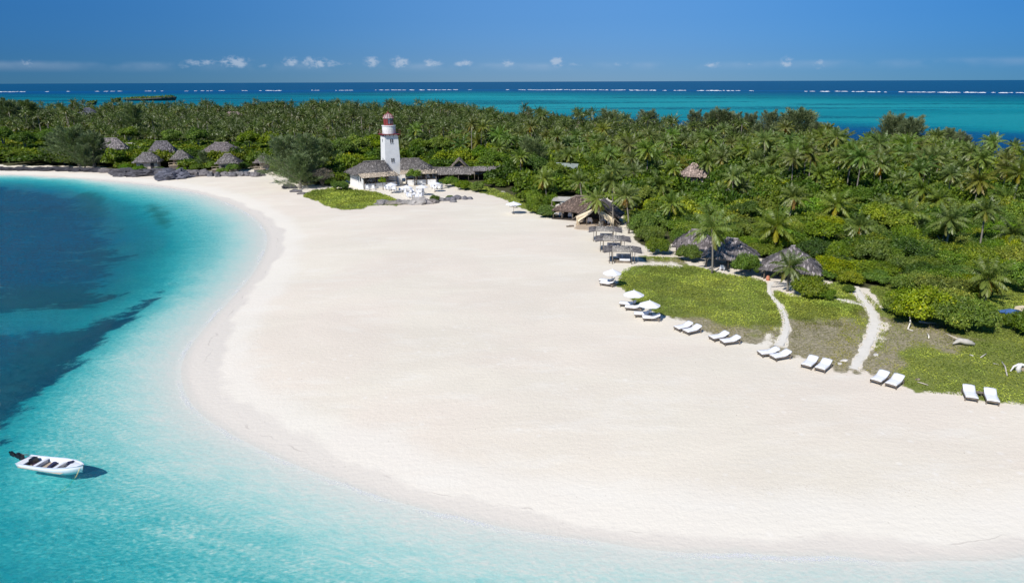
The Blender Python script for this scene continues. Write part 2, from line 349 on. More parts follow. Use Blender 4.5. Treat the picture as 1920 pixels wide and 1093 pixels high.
sand = t.mix(t.maprange(fine, .35, .65), t.mix(1., sand, (.92, .91, .90), 'MULTIPLY'), sand)
vor = t.n('ShaderNodeTexVoronoi', i_Vector=pos, i_Scale=1.3); speck = t.m('MULTIPLY', t.m('LESS_THAN', vor.outputs['Distance'], .055), t.m('GREATER_THAN', t.noise(pos, .5, 2), .56))
sand = t.mix(t.m('MULTIPLY', speck, .7), sand, (.33, .28, .22))
vor2 = t.n('ShaderNodeTexVoronoi', i_Vector=pos, i_Scale=.8); pale = t.m('MULTIPLY', t.maprange(vor2.outputs['Distance'], .06, .22, 1, 0), t.m('GREATER_THAN', t.noise(pos, .11, 2), .55))
sand = t.mix(t.m('MULTIPLY', pale, .35), sand, (.88, .85, .80))
wetn = t.m('ADD', A('shore_dist'), t.m('MULTIPLY', t.m('SUBTRACT', t.noise(pos, .16, 4, .55), .5), 4.2))
wet = t.maprange(wetn, A('wet_width'), t.m('ADD', A('wet_width'), .9), 1, 0, True)
clean = t.maprange(wetn, 3.2, 6.5, 1, 0, True)
sand = t.mix(t.m('MULTIPLY', clean, .6), sand, (.81, .77, .695))
sand = t.mix(wet, sand, (.73, .675, .60))
swash = t.m('MULTIPLY', t.m('LESS_THAN', t.m('ABSOLUTE', t.m('SUBTRACT', wetn, .9)), .05), t.maprange(t.noise(pos, .35, 2), .5, .6))
sand = t.mix(t.m('MULTIPLY', swash, .55), sand, (.52, .47, .42))
wr = t.m('MULTIPLY', t.m('SUBTRACT', 1., t.m('MINIMUM', t.m('ABSOLUTE', t.m('SUBTRACT', wetn, 5.2)), 1.)), t.maprange(t.noise(pos, 7., 4, .7), .56, .66))
sand = t.mix(t.m('MULTIPLY', wr, t.maprange(t.noise(pos, .13, 2), .45, .6, 0, .55)), sand, (.42, .35, .27))
trk = t.n('ShaderNodeTexVoronoi', i_Vector=t.scale(pos, (1, .62, 1), (0, 0, R(40))), i_Scale=2.1); trm = t.m('MULTIPLY', t.maprange(trk.outputs['Distance'], .05, .16, 1, 0), t.maprange(t.m('ABSOLUTE', t.m('SUBTRACT', t.noise(pos, .035, 3, .5, 1.5), .5)), .012, .03, 1, 0))
sand = t.mix(t.m('MULTIPLY', trm, .35), sand, (.50, .45, .39))
# seabed
sg = t.m('ADD', A('seagrass'), t.m('MULTIPLY', t.m('SUBTRACT', t.noise(t.scale(pos, (.45, 1, 1), (0, 0, R(12))), .28, 8, .78), .5), 2.3))
sgm = t.maprange(sg, .42, .62, 0, 1, True)
grasscol = t.mix(t.noise(t.scale(pos, (.3, 1, 1)), .5, 5, .7), (.001, .022, .075), (.008, .075, .15))
bed = t.mix(sgm, (.76, .73, .66), grasscol)
ol = t.maprange(t.m('ADD', A('olive'), t.m('MULTIPLY', t.m('SUBTRACT', t.noise(pos, .35, 4), .5), .9)), .2, 1., 0, .8, True)
bed = t.mix(ol, bed, (.15, .15, .07))
base = t.mix(t.m('LESS_THAN', zz, -.02), sand, bed)
# plant floor
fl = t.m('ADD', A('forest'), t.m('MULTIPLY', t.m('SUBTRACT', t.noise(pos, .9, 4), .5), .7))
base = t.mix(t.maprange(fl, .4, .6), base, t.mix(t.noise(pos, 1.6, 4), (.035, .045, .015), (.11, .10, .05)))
lw = t.m('ADD', A('lawn'), t.m('MULTIPLY', t.m('SUBTRACT', t.noise(pos, 1.4, 5, .65), .5), 1.1))
dryc = t.mix(t.maprange(t.noise(pos, 3.5, 5, .7), .35, .65), (.15, .14, .075), (.44, .38, .27))
wetg = t.mix(t.noise(pos, 2.5, 5), (.11, .16, .02), (.26, .28, .08))
dry = t.maprange(t.m('ADD', A('dry'), t.m('MULTIPLY', t.m('SUBTRACT', t.noise(pos, .5, 4), .5), 1.)), .3, .7)
base = t.mix(t.maprange(lw, .35, .6), base, t.mix(dry, wetg, dryc))
bp = t.n('ShaderNodeBump', i_Strength=.55, i_Distance=.05, i_Height=t.m('ADD', t.m('MULTIPLY', t.noise(pos, 3.2, 5, .65), 1.3), t.m('MULTIPLY', t.noise(t.scale(pos, (1, 2.6, 1), (0, 0, R(-20))), 1.1, 3), 1.)))
rgh = t.maprange(wet, 0, 1, .95, .55)
p = t.n('ShaderNodeBsdfPrincipled', i_Base_Color=base, i_Roughness=rgh, i_Normal=bp.outputs[0]); p.inputs['Specular IOR Level'].default_value = .25
t.out(p.outputs[0])

# ---- sea water: see-through, absorbing by depth with painted ripple bands, with its own blue scatter and a rippled reflecting skin
m, t = mat('sea_water'); MT['water'] = m
geo = t.n('ShaderNodeNewGeometry'); pos = geo.outputs['Position']; A = lambda n: t.n('ShaderNodeAttribute', attribute_name=n).outputs['Fac']
dep = t.m('MAXIMUM', A('depth'), 0.)
rp = t.scale(pos, (.55, 1.25, 1), (0, 0, R(-32)))
rip = t.noise(rp, 2.1, 5, .66, 1.2); rip2 = t.noise(t.scale(pos, (.5, 1.6, 1), (0, 0, R(14))), .35, 4, .6, .5)
rip3 = t.noise(rp, 5.2, 3, .55, .6)
swl = t.noise(t.scale(pos, (.22, 1, 1), (0, 0, R(8))), .06, 5, .6)
wv = t.m('ADD', t.m('ADD', t.m('MULTIPLY', t.m('SUBTRACT', rip3, .5), 1.1), t.m('MULTIPLY', t.m('SUBTRACT', rip, .5), .85)), t.m('MULTIPLY', t.m('SUBTRACT', rip2, .5), .45))
amp = t.m('MINIMUM', t.m('MULTIPLY', dep, 3.0), 2.6)
dv = t.m('MAXIMUM', t.m('ADD', dep, t.m('MULTIPLY', wv, amp)), 0.)  # ripple noise swings the depth, painting light and dark into the tint
rr_ = t.n('ShaderNodeVectorMath', operation='LENGTH', i_0=pos).outputs['Value']
T = [t.m('POWER', k, dv) for k in (.30, .84, .885)]
tcol = t.n('ShaderNodeCombineColor', i_0=T[0], i_1=T[1], i_2=T[2])
deep = t.maprange(t.m('ADD', dep, t.m('MULTIPLY', t.m('SUBTRACT', swl, .5), 1.6)), 1.9, 5.0, 0, 1)
scol = t.mix(deep, (.005, .265, .345), (.001, .110, .32))
scol = t.mix(t.maprange(dep, 12, 40, 0, 1), scol, (.004, .078, .19))
shade = t.mix(t.maprange(t.m('ADD', t.m('ADD', t.m('MULTIPLY', rip, .6), t.m('MULTIPLY', rip3, .4)), t.m('MULTIPLY', swl, .4)), .52, .88), (.45, .6, .72), (1.6, 1.4, 1.25))  # lit and dark sides of the ripples painted into the scatter colour
scol = t.mix(1., scol, shade, 'MULTIPLY')
f = t.m('SUBTRACT', 1., t.m('POWER', .80, dv)); f = t.m('MULTIPLY', f, t.maprange(dep, 0, .5, .0, 1)); edge = t.maprange(dep, .0, .05, 0, 1, True)
bmp = t.n('ShaderNodeBump', i_Strength=1., i_Distance=.5, i_Height=t.m('ADD', t.m('ADD', rip, rip2), t.m('MULTIPLY', rip3, .45)))
body = t.n('ShaderNodeMixShader', i_0=f, i_1=t.n('ShaderNodeBsdfTransparent', i_0=tcol).outputs[0], i_2=t.n('ShaderNodeBsdfDiffuse', i_Color=scol, i_Normal=bmp.outputs[0]).outputs[0])
fr = t.n('ShaderNodeFresnel', i_IOR=1.33, i_Normal=bmp.outputs[0]); ff = t.m('MULTIPLY', edge, t.m('MINIMUM', t.m('MULTIPLY', fr.outputs[0], .7), .11))
fmn = t.m('ADD', dep, t.m('MULTIPLY', t.m('SUBTRACT', t.noise(pos, .7, 3), .5), .03)); fband = t.maprange(t.m('ABSOLUTE', t.m('SUBTRACT', fmn, .028)), .002, .009, 1, 0)
ffm = t.m('MULTIPLY', t.m('MULTIPLY', fband, t.maprange(t.noise(pos, .1, 3), .46, .58)), t.maprange(t.noise(pos, 6., 3), .38, .55, 0, .7))
body = t.n('ShaderNodeMixShader', i_0=ffm, i_1=body.outputs[0], i_2=t.n('ShaderNodeBsdfDiffuse', i_Color=(.86, .87, .9)).outputs[0])
t.out(t.n('ShaderNodeMixShader', i_0=ff, i_1=body.outputs[0], i_2=t.n('ShaderNodeBsdfGlossy', i_Color=(1, 1, 1), i_Roughness=.12, i_Normal=bmp.outputs[0]).outputs[0]).outputs[0])

# ------------------------------------------------------------------ ground sheet and sea sheet
def polar(nr, r0, r1, a_in, n_in, n_out):
    rs = np.concatenate([[0.5], np.geomspace(r0, r1, nr)]); a = np.concatenate([np.linspace(-a_in, a_in, n_in), np.linspace(a_in, 360-a_in, n_out+2)[1:-1]]); a = np.radians(a)
    RR, AA = np.meshgrid(rs, a, indexing='ij'); X = RR*np.sin(AA); Y = RR*np.cos(AA); n = len(a); k = len(rs)
    i, j = np.meshgrid(np.arange(k-1), np.arange(n), indexing='ij'); j2 = (j+1) % n
    Fq = np.stack([i*n+j, i*n+j2, (i+1)*n+j2, (i+1)*n+j], -1).reshape(-1, 4)[:, ::-1]
    return np.stack([X.ravel(), Y.ravel()], 1), Fq
P2, Fq = polar(430, 9., 70000., 46., 720, 50)
Z, D = terrain_z(P2)
lawn = np.zeros(len(P2)); near = np.hypot(P2[:, 0], P2[:, 1]) < 700
def masked(Q, w0, w1, sel=near):
    o = np.zeros(len(P2)); o[sel] = sstep(sdist(P2[sel], Q)+(fnoise(P2[sel, 0], P2[sel, 1], 1.8)-.5)*2.2, w0, w1); return o
for k, q in LAWNS.items(): lawn = np.maximum(lawn, masked(q, -.7, .9))
forest = masked(FOREST, -1., 1.5)
pathm = np.zeros(len(P2))
def path_dist(P, key):
    pts, ws = PATHS[key]; q = smooth(poly(pts), 2, False); wq = np.interp(np.linspace(0, 1, len(q)), np.linspace(0, 1, len(ws)), ws)
    best = np.full(len(P), 9.)
    for i in range(len(q)-1):
        a, b = q[i], q[i+1]; ab = b-a; tt = np.clip(((P-a)@ab)/(ab@ab), 0, 1); d = np.linalg.norm(P-a-tt[:, None]*ab, axis=1)-(wq[i]*(1-tt)+wq[i+1]*tt)
        best = np.minimum(best, d)
    return best
nn = np.where(near)[0]
pd = np.min([path_dist(P2[nn], k) for k in PATHS], 0); pathm[nn] = 1-sstep(pd+(fnoise(P2[nn, 0], P2[nn, 1], .9)-.5)*.8, -.25, .35)
lawn *= 1-pathm
def dryness(P):   # lower edges of the creeping cover are parched
    x, y, z = to_px(np.column_stack([P, np.full(len(P), 1.2)])); y = y+(fnoise(P[:, 0], P[:, 1], 3.2)-.5)*110; P = P+np.stack([fnoise(P[:, 0], P[:, 1], 3.)-.5, fnoise(P[:, 0]+70, P[:, 1]+9, 3.)-.5], 1)*5
    v = sstep(y, 575+(x-1300)*.10, 640+(x-1300)*.10)*(x < 1640)
    v = np.maximum(v, .9*sstep(sdist(P, poly([(1470, 590), (1640, 600), (1600, 700), (1460, 680)])), -1, 2))
    v = np.maximum(v, .75*sstep(sdist(P, poly([(1640, 590), (1700, 600), (1860, 640), (1800, 660), (1700, 655), (1720, 735), (1600, 700)])), -1.5, 1.5))
    v = np.maximum(v, .7*sstep(sdist(P, poly([(1195, 480), (1295, 486), (1290, 496), (1200, 494)])), -1, 1))
    return v
dry = np.zeros(len(P2)); dry[nn] = dryness(P2[nn])
sg = np.zeros(len(P2)); rr = np.hypot(P2[:, 0], P2[:, 1])
sg = np.maximum(sg, .75*sstep(sdist(P2, deepA), -7, 8)); sg = np.maximum(sg, 1.05*sstep(sdist(P2, deepB), -4.5, 7))
az_ = np.degrees(np.arctan2(P2[:, 0], P2[:, 1]))
far_n = fnoise(P2[:, 0]*.22+9, P2[:, 1]*1.0+3, 55.)
sg = np.where(rr > 300, np.clip((far_n-.47)*4.2, 0, .6)*(1+.5*sstep(az_, -6, -14))-.06, sg)
sg = np.maximum(sg, .95*sstep(sdist(P2, rear_dark)+(fnoise(P2[:, 0]*.22, P2[:, 1], 14.)-.5)*120, -45, 45)*(rr > 150)*(D < 0))
sg = np.maximum(sg, .55*(1-sstep(-D, 4, 40))*(rr > 230)*(P2[:, 1] > 150)*(D < 0))
olv = np.zeros(len(P2))
for q in olive: olv[nn] = np.maximum(olv[nn], sstep(sdist(P2[nn], q), -2.5, 5))
# wet rim is widest on the spit and in the near left bight
px_, py_, _ = to_px(np.column_stack([P2, np.zeros(len(P2))]))
ww = .25+2.0*np.exp(-((py_-690)/110)**2)*(px_ < 760)*(rr < 110)+1.3*np.exp(-((py_-450)/70)**2)*(rr < 200)+1.0*np.exp(-((px_-560)/160)**2)*(py_ > 760)
ww = np.where(P2[:, 1] > 1, ww, .8)
sg = np.where(D > -1, 0, sg*np.where(rr < 300, sstep(-D, 4, 12), 1))
ground = npmesh('ground', np.column_stack([P2, Z]), Fq, MT['ground'], smooth_=True, attrs={'shore_dist': D, 'forest': forest, 'lawn': lawn, 'dry': dry, 'seagrass': sg, 'olive': olv, 'wet_width': ww})
meshobj('ground', ground, label='white coral sand beach running into the shallow seabed', kind='structure')
keep = D < 3.0
fk = keep[Fq].all(1); used = np.unique(Fq[fk]); remap = -np.ones(len(P2), int); remap[used] = np.arange(len(used))
wz = 0.
water = npmesh('sea', np.column_stack([P2[used], np.full(len(used), wz)]), remap[Fq[fk]], MT['water'], smooth_=True, attrs={'depth': -Z[used]})
meshobj('sea', water, label='clear turquoise sea deepening to dark blue', kind='structure')

def ground_z(x, y):
    return float(terrain_z(np.array([[x, y]]))[0][0])
def GZ(px, py):      # ray meets the ground sheet
    z = 1.2
    for _ in range(4):
        p = G(px, py, z); z = ground_z(p[0], p[1])
    return np.array([p[0], p[1], z])

# ---- paths: thin worn sheets on the sand
m, t = mat('path_sand'); geo = t.n('ShaderNodeNewGeometry'); pos = geo.outputs['Position']
c = t.mix(t.noise(pos, 1.3, 5), (.68, .64, .57), (.83, .79, .72)); c = t.mix(t.maprange(t.noise(pos, 4, 4, .7), .6, .75, 0, .6), c, (.30, .27, .19))
t.out(t.n('ShaderNodeBsdfPrincipled', i_Base_Color=c, i_Roughness=.95, i_Normal=t.n('ShaderNodeBump', i_Strength=.5, i_Distance=.05, i_Height=t.noise(pos, 5, 4)).outputs[0]).outputs[0])
MT['path'] = m
for key, lab in (('a', 'narrow white sand path winding up to the palm-shaded hut'), ('b', 'wider white sand path leading into the thicket'), ('c', 'short side path joining the wider sand path')):
    pts, ws = PATHS[key]; q = smooth(poly(pts), 3, False); wq = np.interp(np.linspace(0, 1, len(q)), np.linspace(0, 1, len(ws)), ws)
    V = []; Fc = []
    for i in range(len(q)):
        tg = q[min(i+1, len(q)-1)]-q[max(i-1, 0)]; tg /= np.linalg.norm(tg); nrm = np.array([-tg[1], tg[0]])
        for k in range(7):
            s_ = (k/6*2-1); ed = 1+.9*(random.random()-.6)*(abs(s_) > .8); V.append([*(q[i]+nrm*s_*wq[i]*ed)])
    V = np.array(V); zt, _ = terrain_z(V); V = np.column_stack([V, zt+.03-(np.arange(len(V)) % 7 % 6 == 0)*.05])
    Fc = [[i*7+k, i*7+k+1, (i+1)*7+k+1, (i+1)*7+k] for i in range(len(q)-1) for k in range(6)]
    meshobj('path', npmesh('path', V, np.array(Fc), MT['path'], smooth_=True), label=lab, kind='structure')

# ------------------------------------------------------------------ leaves
def norm(v): return v/(np.linalg.norm(v, axis=-1, keepdims=True)+1e-9)
def kites(pos, dirs, nrm, L, W, fold=.0):
    """one kite shaped leaf per row"""
    n = len(pos); dirs = norm(dirs); side = norm(np.cross(dirs, nrm)); L = np.broadcast_to(L, n)[:, None]; W = np.broadcast_to(W, n)[:, None]
    up = norm(np.cross(side, dirs))
    V = np.stack([pos, pos+dirs*L*.45+side*W/2+up*fold*W, pos+dirs*L, pos+dirs*L*.45-side*W/2+up*fold*W], 1).reshape(-1, 3)
    return V, np.arange(4*n).reshape(n, 4)
def rdir(n): return norm(rng.normal(size=(n, 3)))

def palm_crown(nf=26, leaf=30, Lf=3.3, wind=(.35, .25), detail=1, droop=1., wl=.085):
    VV = []; TT = []; rach = []
    az0 = random.random()*6.28
    for k in range(nf):
        age = (k+.5)/nf; a = az0+k*2.39996+random.uniform(-.45, .45); elev = R(80-age*98*droop+random.uniform(-8, 8))
        L = Lf*(.82+.3*math.sin(PI*min(1, age*1.1)))*random.uniform(.88, 1.1)
        dz = math.sin(elev); dxy = math.cos(elev); d = np.array([math.cos(a)*dxy+wind[0]*.5, math.sin(a)*dxy+wind[1]*.5, dz]); d /= np.linalg.norm(d)
        pts = [np.array([0, 0, 0.])]; ns = 8 if detail else 5; g = random.uniform(.15, .25)*8/ns
        dd = d.copy()
        for i in range(ns):
            dd = dd+np.array([wind[0]*.05, wind[1]*.05, -g*(.25+1.1*i/ns)*max(.25, 1-abs(dd[2])*.25)]); dd /= np.linalg.norm(dd); pts.append(pts[-1]+dd*L/ns)
        pts = np.array(pts); rach.append(pts)
        s = np.linspace(.14, .99, leaf); xi = s*ns; i0 = np.minimum(xi.astype(int), ns-1); fr = (xi-i0)[:, None]
        C = pts[i0]*(1-fr)+pts[i0+1]*fr; T_ = norm(pts[i0+1]-pts[i0]); sd_ = norm(np.cross(T_, [0, 0, 1.])+1e-4); up = np.cross(sd_, T_)
        ll = .92*np.sin(np.clip(s*1.02, 0, 1)*PI*.86+.22)*Lf/3.3*(.8+.2*rng.random(leaf))
        base_t = np.array([.84, .92, .9])*(1-age)+np.array([1.05, 1.0, .75])*age
        if age > .84: base_t = base_t*.3+np.array([1.9, 1.25, .55])*.7*random.uniform(.5, 1)
        for sg_ in (1, -1):
            dirs = norm(sd_*sg_*.62+T_*.62+np.array([0, 0, -.85])+rng.normal(size=(leaf, 3))*.20+np.array([wind[0], wind[1], 0])*.18)
            V, _ = kites(C, dirs, up+sd_*.3*sg_, ll, (wl if detail else wl*2.1)*np.ones(leaf)); VV.append(V)
            TT.append(np.repeat((base_t*(.85+.3*rng.random((leaf, 1)))), 4, 0))
    V = np.vstack(VV); Tn = np.vstack(TT); Fq_ = np.arange(len(V)).reshape(-1, 4)
    if detail:
        mb = MB()
        for pts in rach: mb.tube(pts[:: 2], [.045, .035, .025, .015, .008][:len(pts[::2])], 3)
        f4 = [f for f in mb.F if len(f) == 4]; o = len(V); V = np.vstack([V, mb.V]); Tn = np.vstack([Tn, np.tile([1.5, 1.35, .9], (len(mb.V), 1))]); Fq_ = np.vstack([Fq_, np.array(f4)+o])
    return V, Fq_, Tn
def dry_fronds(n=5):
    VV = []
    for k in range(n):
        a = random.random()*6.28; out = random.uniform(.25, .7); L = random.uniform(1.3, 2.2); s = np.linspace(.05, 1, 16)
        C = np.stack([math.cos(a)*out*np.sin(s*1.8), math.sin(a)*out*np.sin(s*1.8), -s*L], 1)
        for sg_ in (1, -1):
            dirs = np.tile([-math.sin(a)*sg_*.6, math.cos(a)*sg_*.6, -.8], (16, 1))+rng.normal(size=(16, 3))*.15
            VV.append(kites(C, dirs, np.tile([math.cos(a), math.sin(a), .1], (16, 1)), .5, .1)[0])
    V = np.vstack(VV); return V, np.arange(len(V)).reshape(-1, 4), np.ones((len(V), 3))*(.6+.7*rng.random((len(V)//4, 1))).repeat(4, 0)
PALM_CROWNS = []; PALM_LO = []
for i in range(9):
    V, q, T_ = palm_crown(nf=random.randint(25, 31), leaf=42, Lf=random.uniform(2.8, 3.9), wl=.10, wind=(random.uniform(-.55, .35), random.uniform(-.2, .4)), droop=random.uniform(1.1, 1.38)); PALM_CROWNS.append(npmesh('palm_crown', V, q, MT['palm'], T_))
for i in range(4): PALM_LO.append(palm_crown(nf=21, leaf=11, Lf=3.6, detail=0, wl=.12))
DRY = [npmesh('dry_fronds', *(lambda a: (a[0], a[1], MT['dry'], a[2]))(dry_fronds(random.randint(3, 6)))) for _ in range(4)]

def lobes(r, h, n):
    L = []
    for i in range(n):
        a = i*2.39996+random.random(); q = math.sqrt((i+.5)/n)*.80
        L.append((math.cos(a)*q*r, math.sin(a)*q*r, h*(.22+.58*math.sqrt(max(0, 1-q*q))*random.uniform(.6, 1.25)), r*random.uniform(.18, .40)))
    return L
def shrub_np(r=2.2, h=2., nl=11, dens=240, leaf=(.20, .11), core=True, lo=False, hue=(1, 1, 1)):
    LB = lobes(r, h, nl); PP = []; DD = []; NN = []; TT = []
    for cx, cy, cz, lr in LB:
        n = int(dens*lr*lr/.5); d = rdir(n); d[:, 2] = np.where(d[:, 2] < -.35, -d[:, 2], d[:, 2]); sc = .78+.28*rng.random(n)+.5*(rng.random(n) < .12)*rng.random(n)
        k = 1+.16*np.sin(d[:, 0]*5+cx*3)*np.cos(d[:, 1]*6+cy)
        p = np.array([cx, cy, cz])+d*(lr*sc*k)[:, None]*[1, 1, .82]; PP.append(p)
        nn_ = norm(d+rng.normal(size=(n, 3))*.45+[0, 0, .35]); tdir = norm(np.cross(nn_, rng.normal(size=(n, 3)))+d*.5); DD.append(tdir); NN.append(nn_)
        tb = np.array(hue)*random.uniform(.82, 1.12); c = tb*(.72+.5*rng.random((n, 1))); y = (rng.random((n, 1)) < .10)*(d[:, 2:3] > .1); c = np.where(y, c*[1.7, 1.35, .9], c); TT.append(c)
    P_ = np.vstack(PP); n = len(P_); V, q = kites(P_, np.vstack(DD), np.vstack(NN), leaf[0]*(.7+.6*rng.random(n)), leaf[1]*(.7+.6*rng.random(n)))
    T_ = np.vstack(TT).repeat(4, 0)
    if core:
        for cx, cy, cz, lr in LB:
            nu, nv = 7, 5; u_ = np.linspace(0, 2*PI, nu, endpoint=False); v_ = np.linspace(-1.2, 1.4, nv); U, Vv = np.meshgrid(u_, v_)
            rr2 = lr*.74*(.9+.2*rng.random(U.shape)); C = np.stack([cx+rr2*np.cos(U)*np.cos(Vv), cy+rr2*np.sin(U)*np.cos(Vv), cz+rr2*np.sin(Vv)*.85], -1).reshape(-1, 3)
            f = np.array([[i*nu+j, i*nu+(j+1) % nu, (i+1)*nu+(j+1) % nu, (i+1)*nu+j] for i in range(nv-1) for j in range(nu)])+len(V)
            V = np.vstack([V, C]); q = np.vstack([q, f]); T_ = np.vstack([T_, np.tile([.62, .62, .62], (len(C), 1))])  # inner lobes tinted darker: shade inside the bush put into the colour
    V[:, 2] = np.maximum(V[:, 2], .02)
    return V, q, T_
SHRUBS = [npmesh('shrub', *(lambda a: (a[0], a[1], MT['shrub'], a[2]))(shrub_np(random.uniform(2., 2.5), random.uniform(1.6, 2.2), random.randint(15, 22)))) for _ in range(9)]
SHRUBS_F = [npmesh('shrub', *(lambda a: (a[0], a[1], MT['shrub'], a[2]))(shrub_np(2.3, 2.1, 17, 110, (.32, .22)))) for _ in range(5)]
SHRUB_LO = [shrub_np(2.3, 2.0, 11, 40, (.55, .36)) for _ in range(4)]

def casu_np(h=9., r=2.6, np_=34, per=150, size=(.5, .07)):
    PP = []; DD = []; TT = []; mb = MB(); lean = np.array([random.uniform(-.05, .08), random.uniform(-.05, .05)])
    mb.tube([(lean[0]*h*s*1., lean[1]*h*s, h*.92*s) for s in (0, .3, .6, 1)], [.22, .17, .1, .03], 6)
    for k in range(np_):
        s = .10+.86*(k/np_)**.9; a = k*2.4+random.random()*.8; base = np.array([lean[0]*h*s, lean[1]*h*s, h*s*.85]); L = r*(1.15-s*.72)*random.uniform(.7, 1.2)+.5
        up = .35+1.1*s+random.uniform(-.15, .3); d = np.array([math.cos(a), math.sin(a), up]); d /= np.linalg.norm(d)
        tip = base+d*L; mb.tube([base, (base+tip)/2+[0, 0, .05], tip], [.05, .03, .01], 3)
        n = per; u_ = .12+.95*rng.random(n)**.8; rad = (.62*(1-u_*.72))[:, None]*rng.normal(size=(n, 3))*.62
        p = base+d*(u_*L)[:, None]+rad; PP.append(p)
        DD.append(norm(d*.9+rad*1.2+[.12, .08, .55]+rng.normal(size=(n, 3))*.35)); TT.append(np.tile(random.uniform(.8, 1.2), (n, 3))*(.7+.6*rng.random((n, 1))))
    P_ = np.vstack(PP); n = len(P_); V, q = kites(P_, np.vstack(DD), rdir(n), size[0]*(.6+.8*rng.random(n)), size[1])
    return (V, q, np.vstack(TT).repeat(4, 0)), mb
CAS = []
for hh, r_ in ((9., 2.6), (8., 3.1), (10., 2.3), (7., 2.8)):
    (V, q, T_), mb = casu_np(hh, r_, 42, 190); me = npmesh('casuarina_crown', V, q, MT['casu'], T_)
    mt = bpy.data.meshes.new('casuarina_trunk'); mt.from_pydata(mb.V, [], mb.F); mt.materials.append(MT['bark']); ca = mt.color_attributes.new('tint', 'FLOAT_COLOR', 'POINT'); ca.data.foreach_set('color', np.ones(4*len(mb.V), np.float32))
    CAS.append((me, mt, hh))

# ------------------------------------------------------------------ placing plants
EXCL = []     # (x, y, radius) kept clear of random plants
def clear(px, py, r, z=1.2): r *= .88; p = G(px, py, z); EXCL.append((p[0], p[1], r))
for a in [(1045, 398, 4), (1075, 400, 6), (1120, 412, 7.5), (1150, 418, 5), (1290, 470, 4.4), (1365, 492, 5.2), (1485, 500, 4.6), (1304, 352, 4.5), (695, 335, 8), (735, 335, 6), (780, 336, 7), (850, 332, 4), (880, 332, 4), (915, 332, 4), (863, 318, 3.), (492, 322, 3.6), (605, 352, 4), (1600, 302, 4), (1905, 345, 4.5), (1302, 338, 4.5), (1304, 362, 4.2), (1300, 372, 3), (812, 348, 3), (835, 345, 3.5), (860, 345, 3.5), (885, 342, 3.5), (915, 342, 3.5), (863, 308, 3.5), (1061, 338, 3.2)]: clear(*a)
for px_a, py_a, zt_a, r_a in [(1302, 307, 6.6, 4.5), (861, 296, 6.2, 3.6), (275, 284.5, 6.3, 4.), (302, 265, 7.2, 4.5), (207, 259.5, 7.4, 5), (338, 282, 6.2, 3.6), (427, 288, 6.2, 3.8), (415, 268, 6.7, 5.), (492.5, 289, 6.1, 3.4), (1600, 276, 5.2, 4), (1912, 318, 5.4, 4), (1306, 432, 4.8, 4), (1373, 449, 4.9, 4), (1487, 463, 5., 4)]:
    pa = G(px_a, py_a, zt_a); dd_ = pa[:2]/np.linalg.norm(pa[:2]); EXCL.append((pa[0], pa[1], r_a*(.8 if px_a < 600 else 1)))
    if px_a > 600: EXCL.append((pa[0]-dd_[0]*4.5, pa[1]-dd_[1]*4.5, r_a*.8))
    if px_a in (1302, 861): EXCL.append((pa[0]-dd_[0]*9, pa[1]-dd_[1]*9, r_a*.6))
def ok(x, y, r=0.): return all((x-a)**2+(y-b)**2 > (c+r)**2 for a, b, c in EXCL)
def ptrunk(h, lean, r0=.135):
    pts = []; n = 7
    for i in range(n+1):
        s = i/n; b = s**1.6; pts.append((lean[0]*b, lean[1]*b, h*s))
    mb = MB(); mb.tube(pts, [r0*1.5]+[r0*(1-.38*i/n) for i in range(1, n+1)], 7); return mb
PALMS = []
def palm(x, y, h, lean=(0, 0), scale=1., label=None, group=None, col=(1, 1, 1), dry=None, sink=True):
    z = ground_z(x, y); scale *= float(np.interp(y, [75, 240], [.82, 1.04]))
    rt = empty('coconut_palm', (x, y, z-.05), 0, label=label, cat='palm tree', group=group)
    t_ = ptrunk(h, lean).build('trunk', MT['bark'], rt, True)
    c = meshobj('crown', random.choice(PALM_CROWNS), rt, (lean[0], lean[1], h), random.random()*.9-.45); c.scale = (scale,)*3; c.color = (*col, 1)
    if dry or (dry is None and random.random() < .55):
        d_ = meshobj('dry_fronds', random.choice(DRY), rt, (lean[0], lean[1], h-.1), random.random()*6.28); d_.scale = (scale,)*3
    PALMS.append((x, y)); return rt
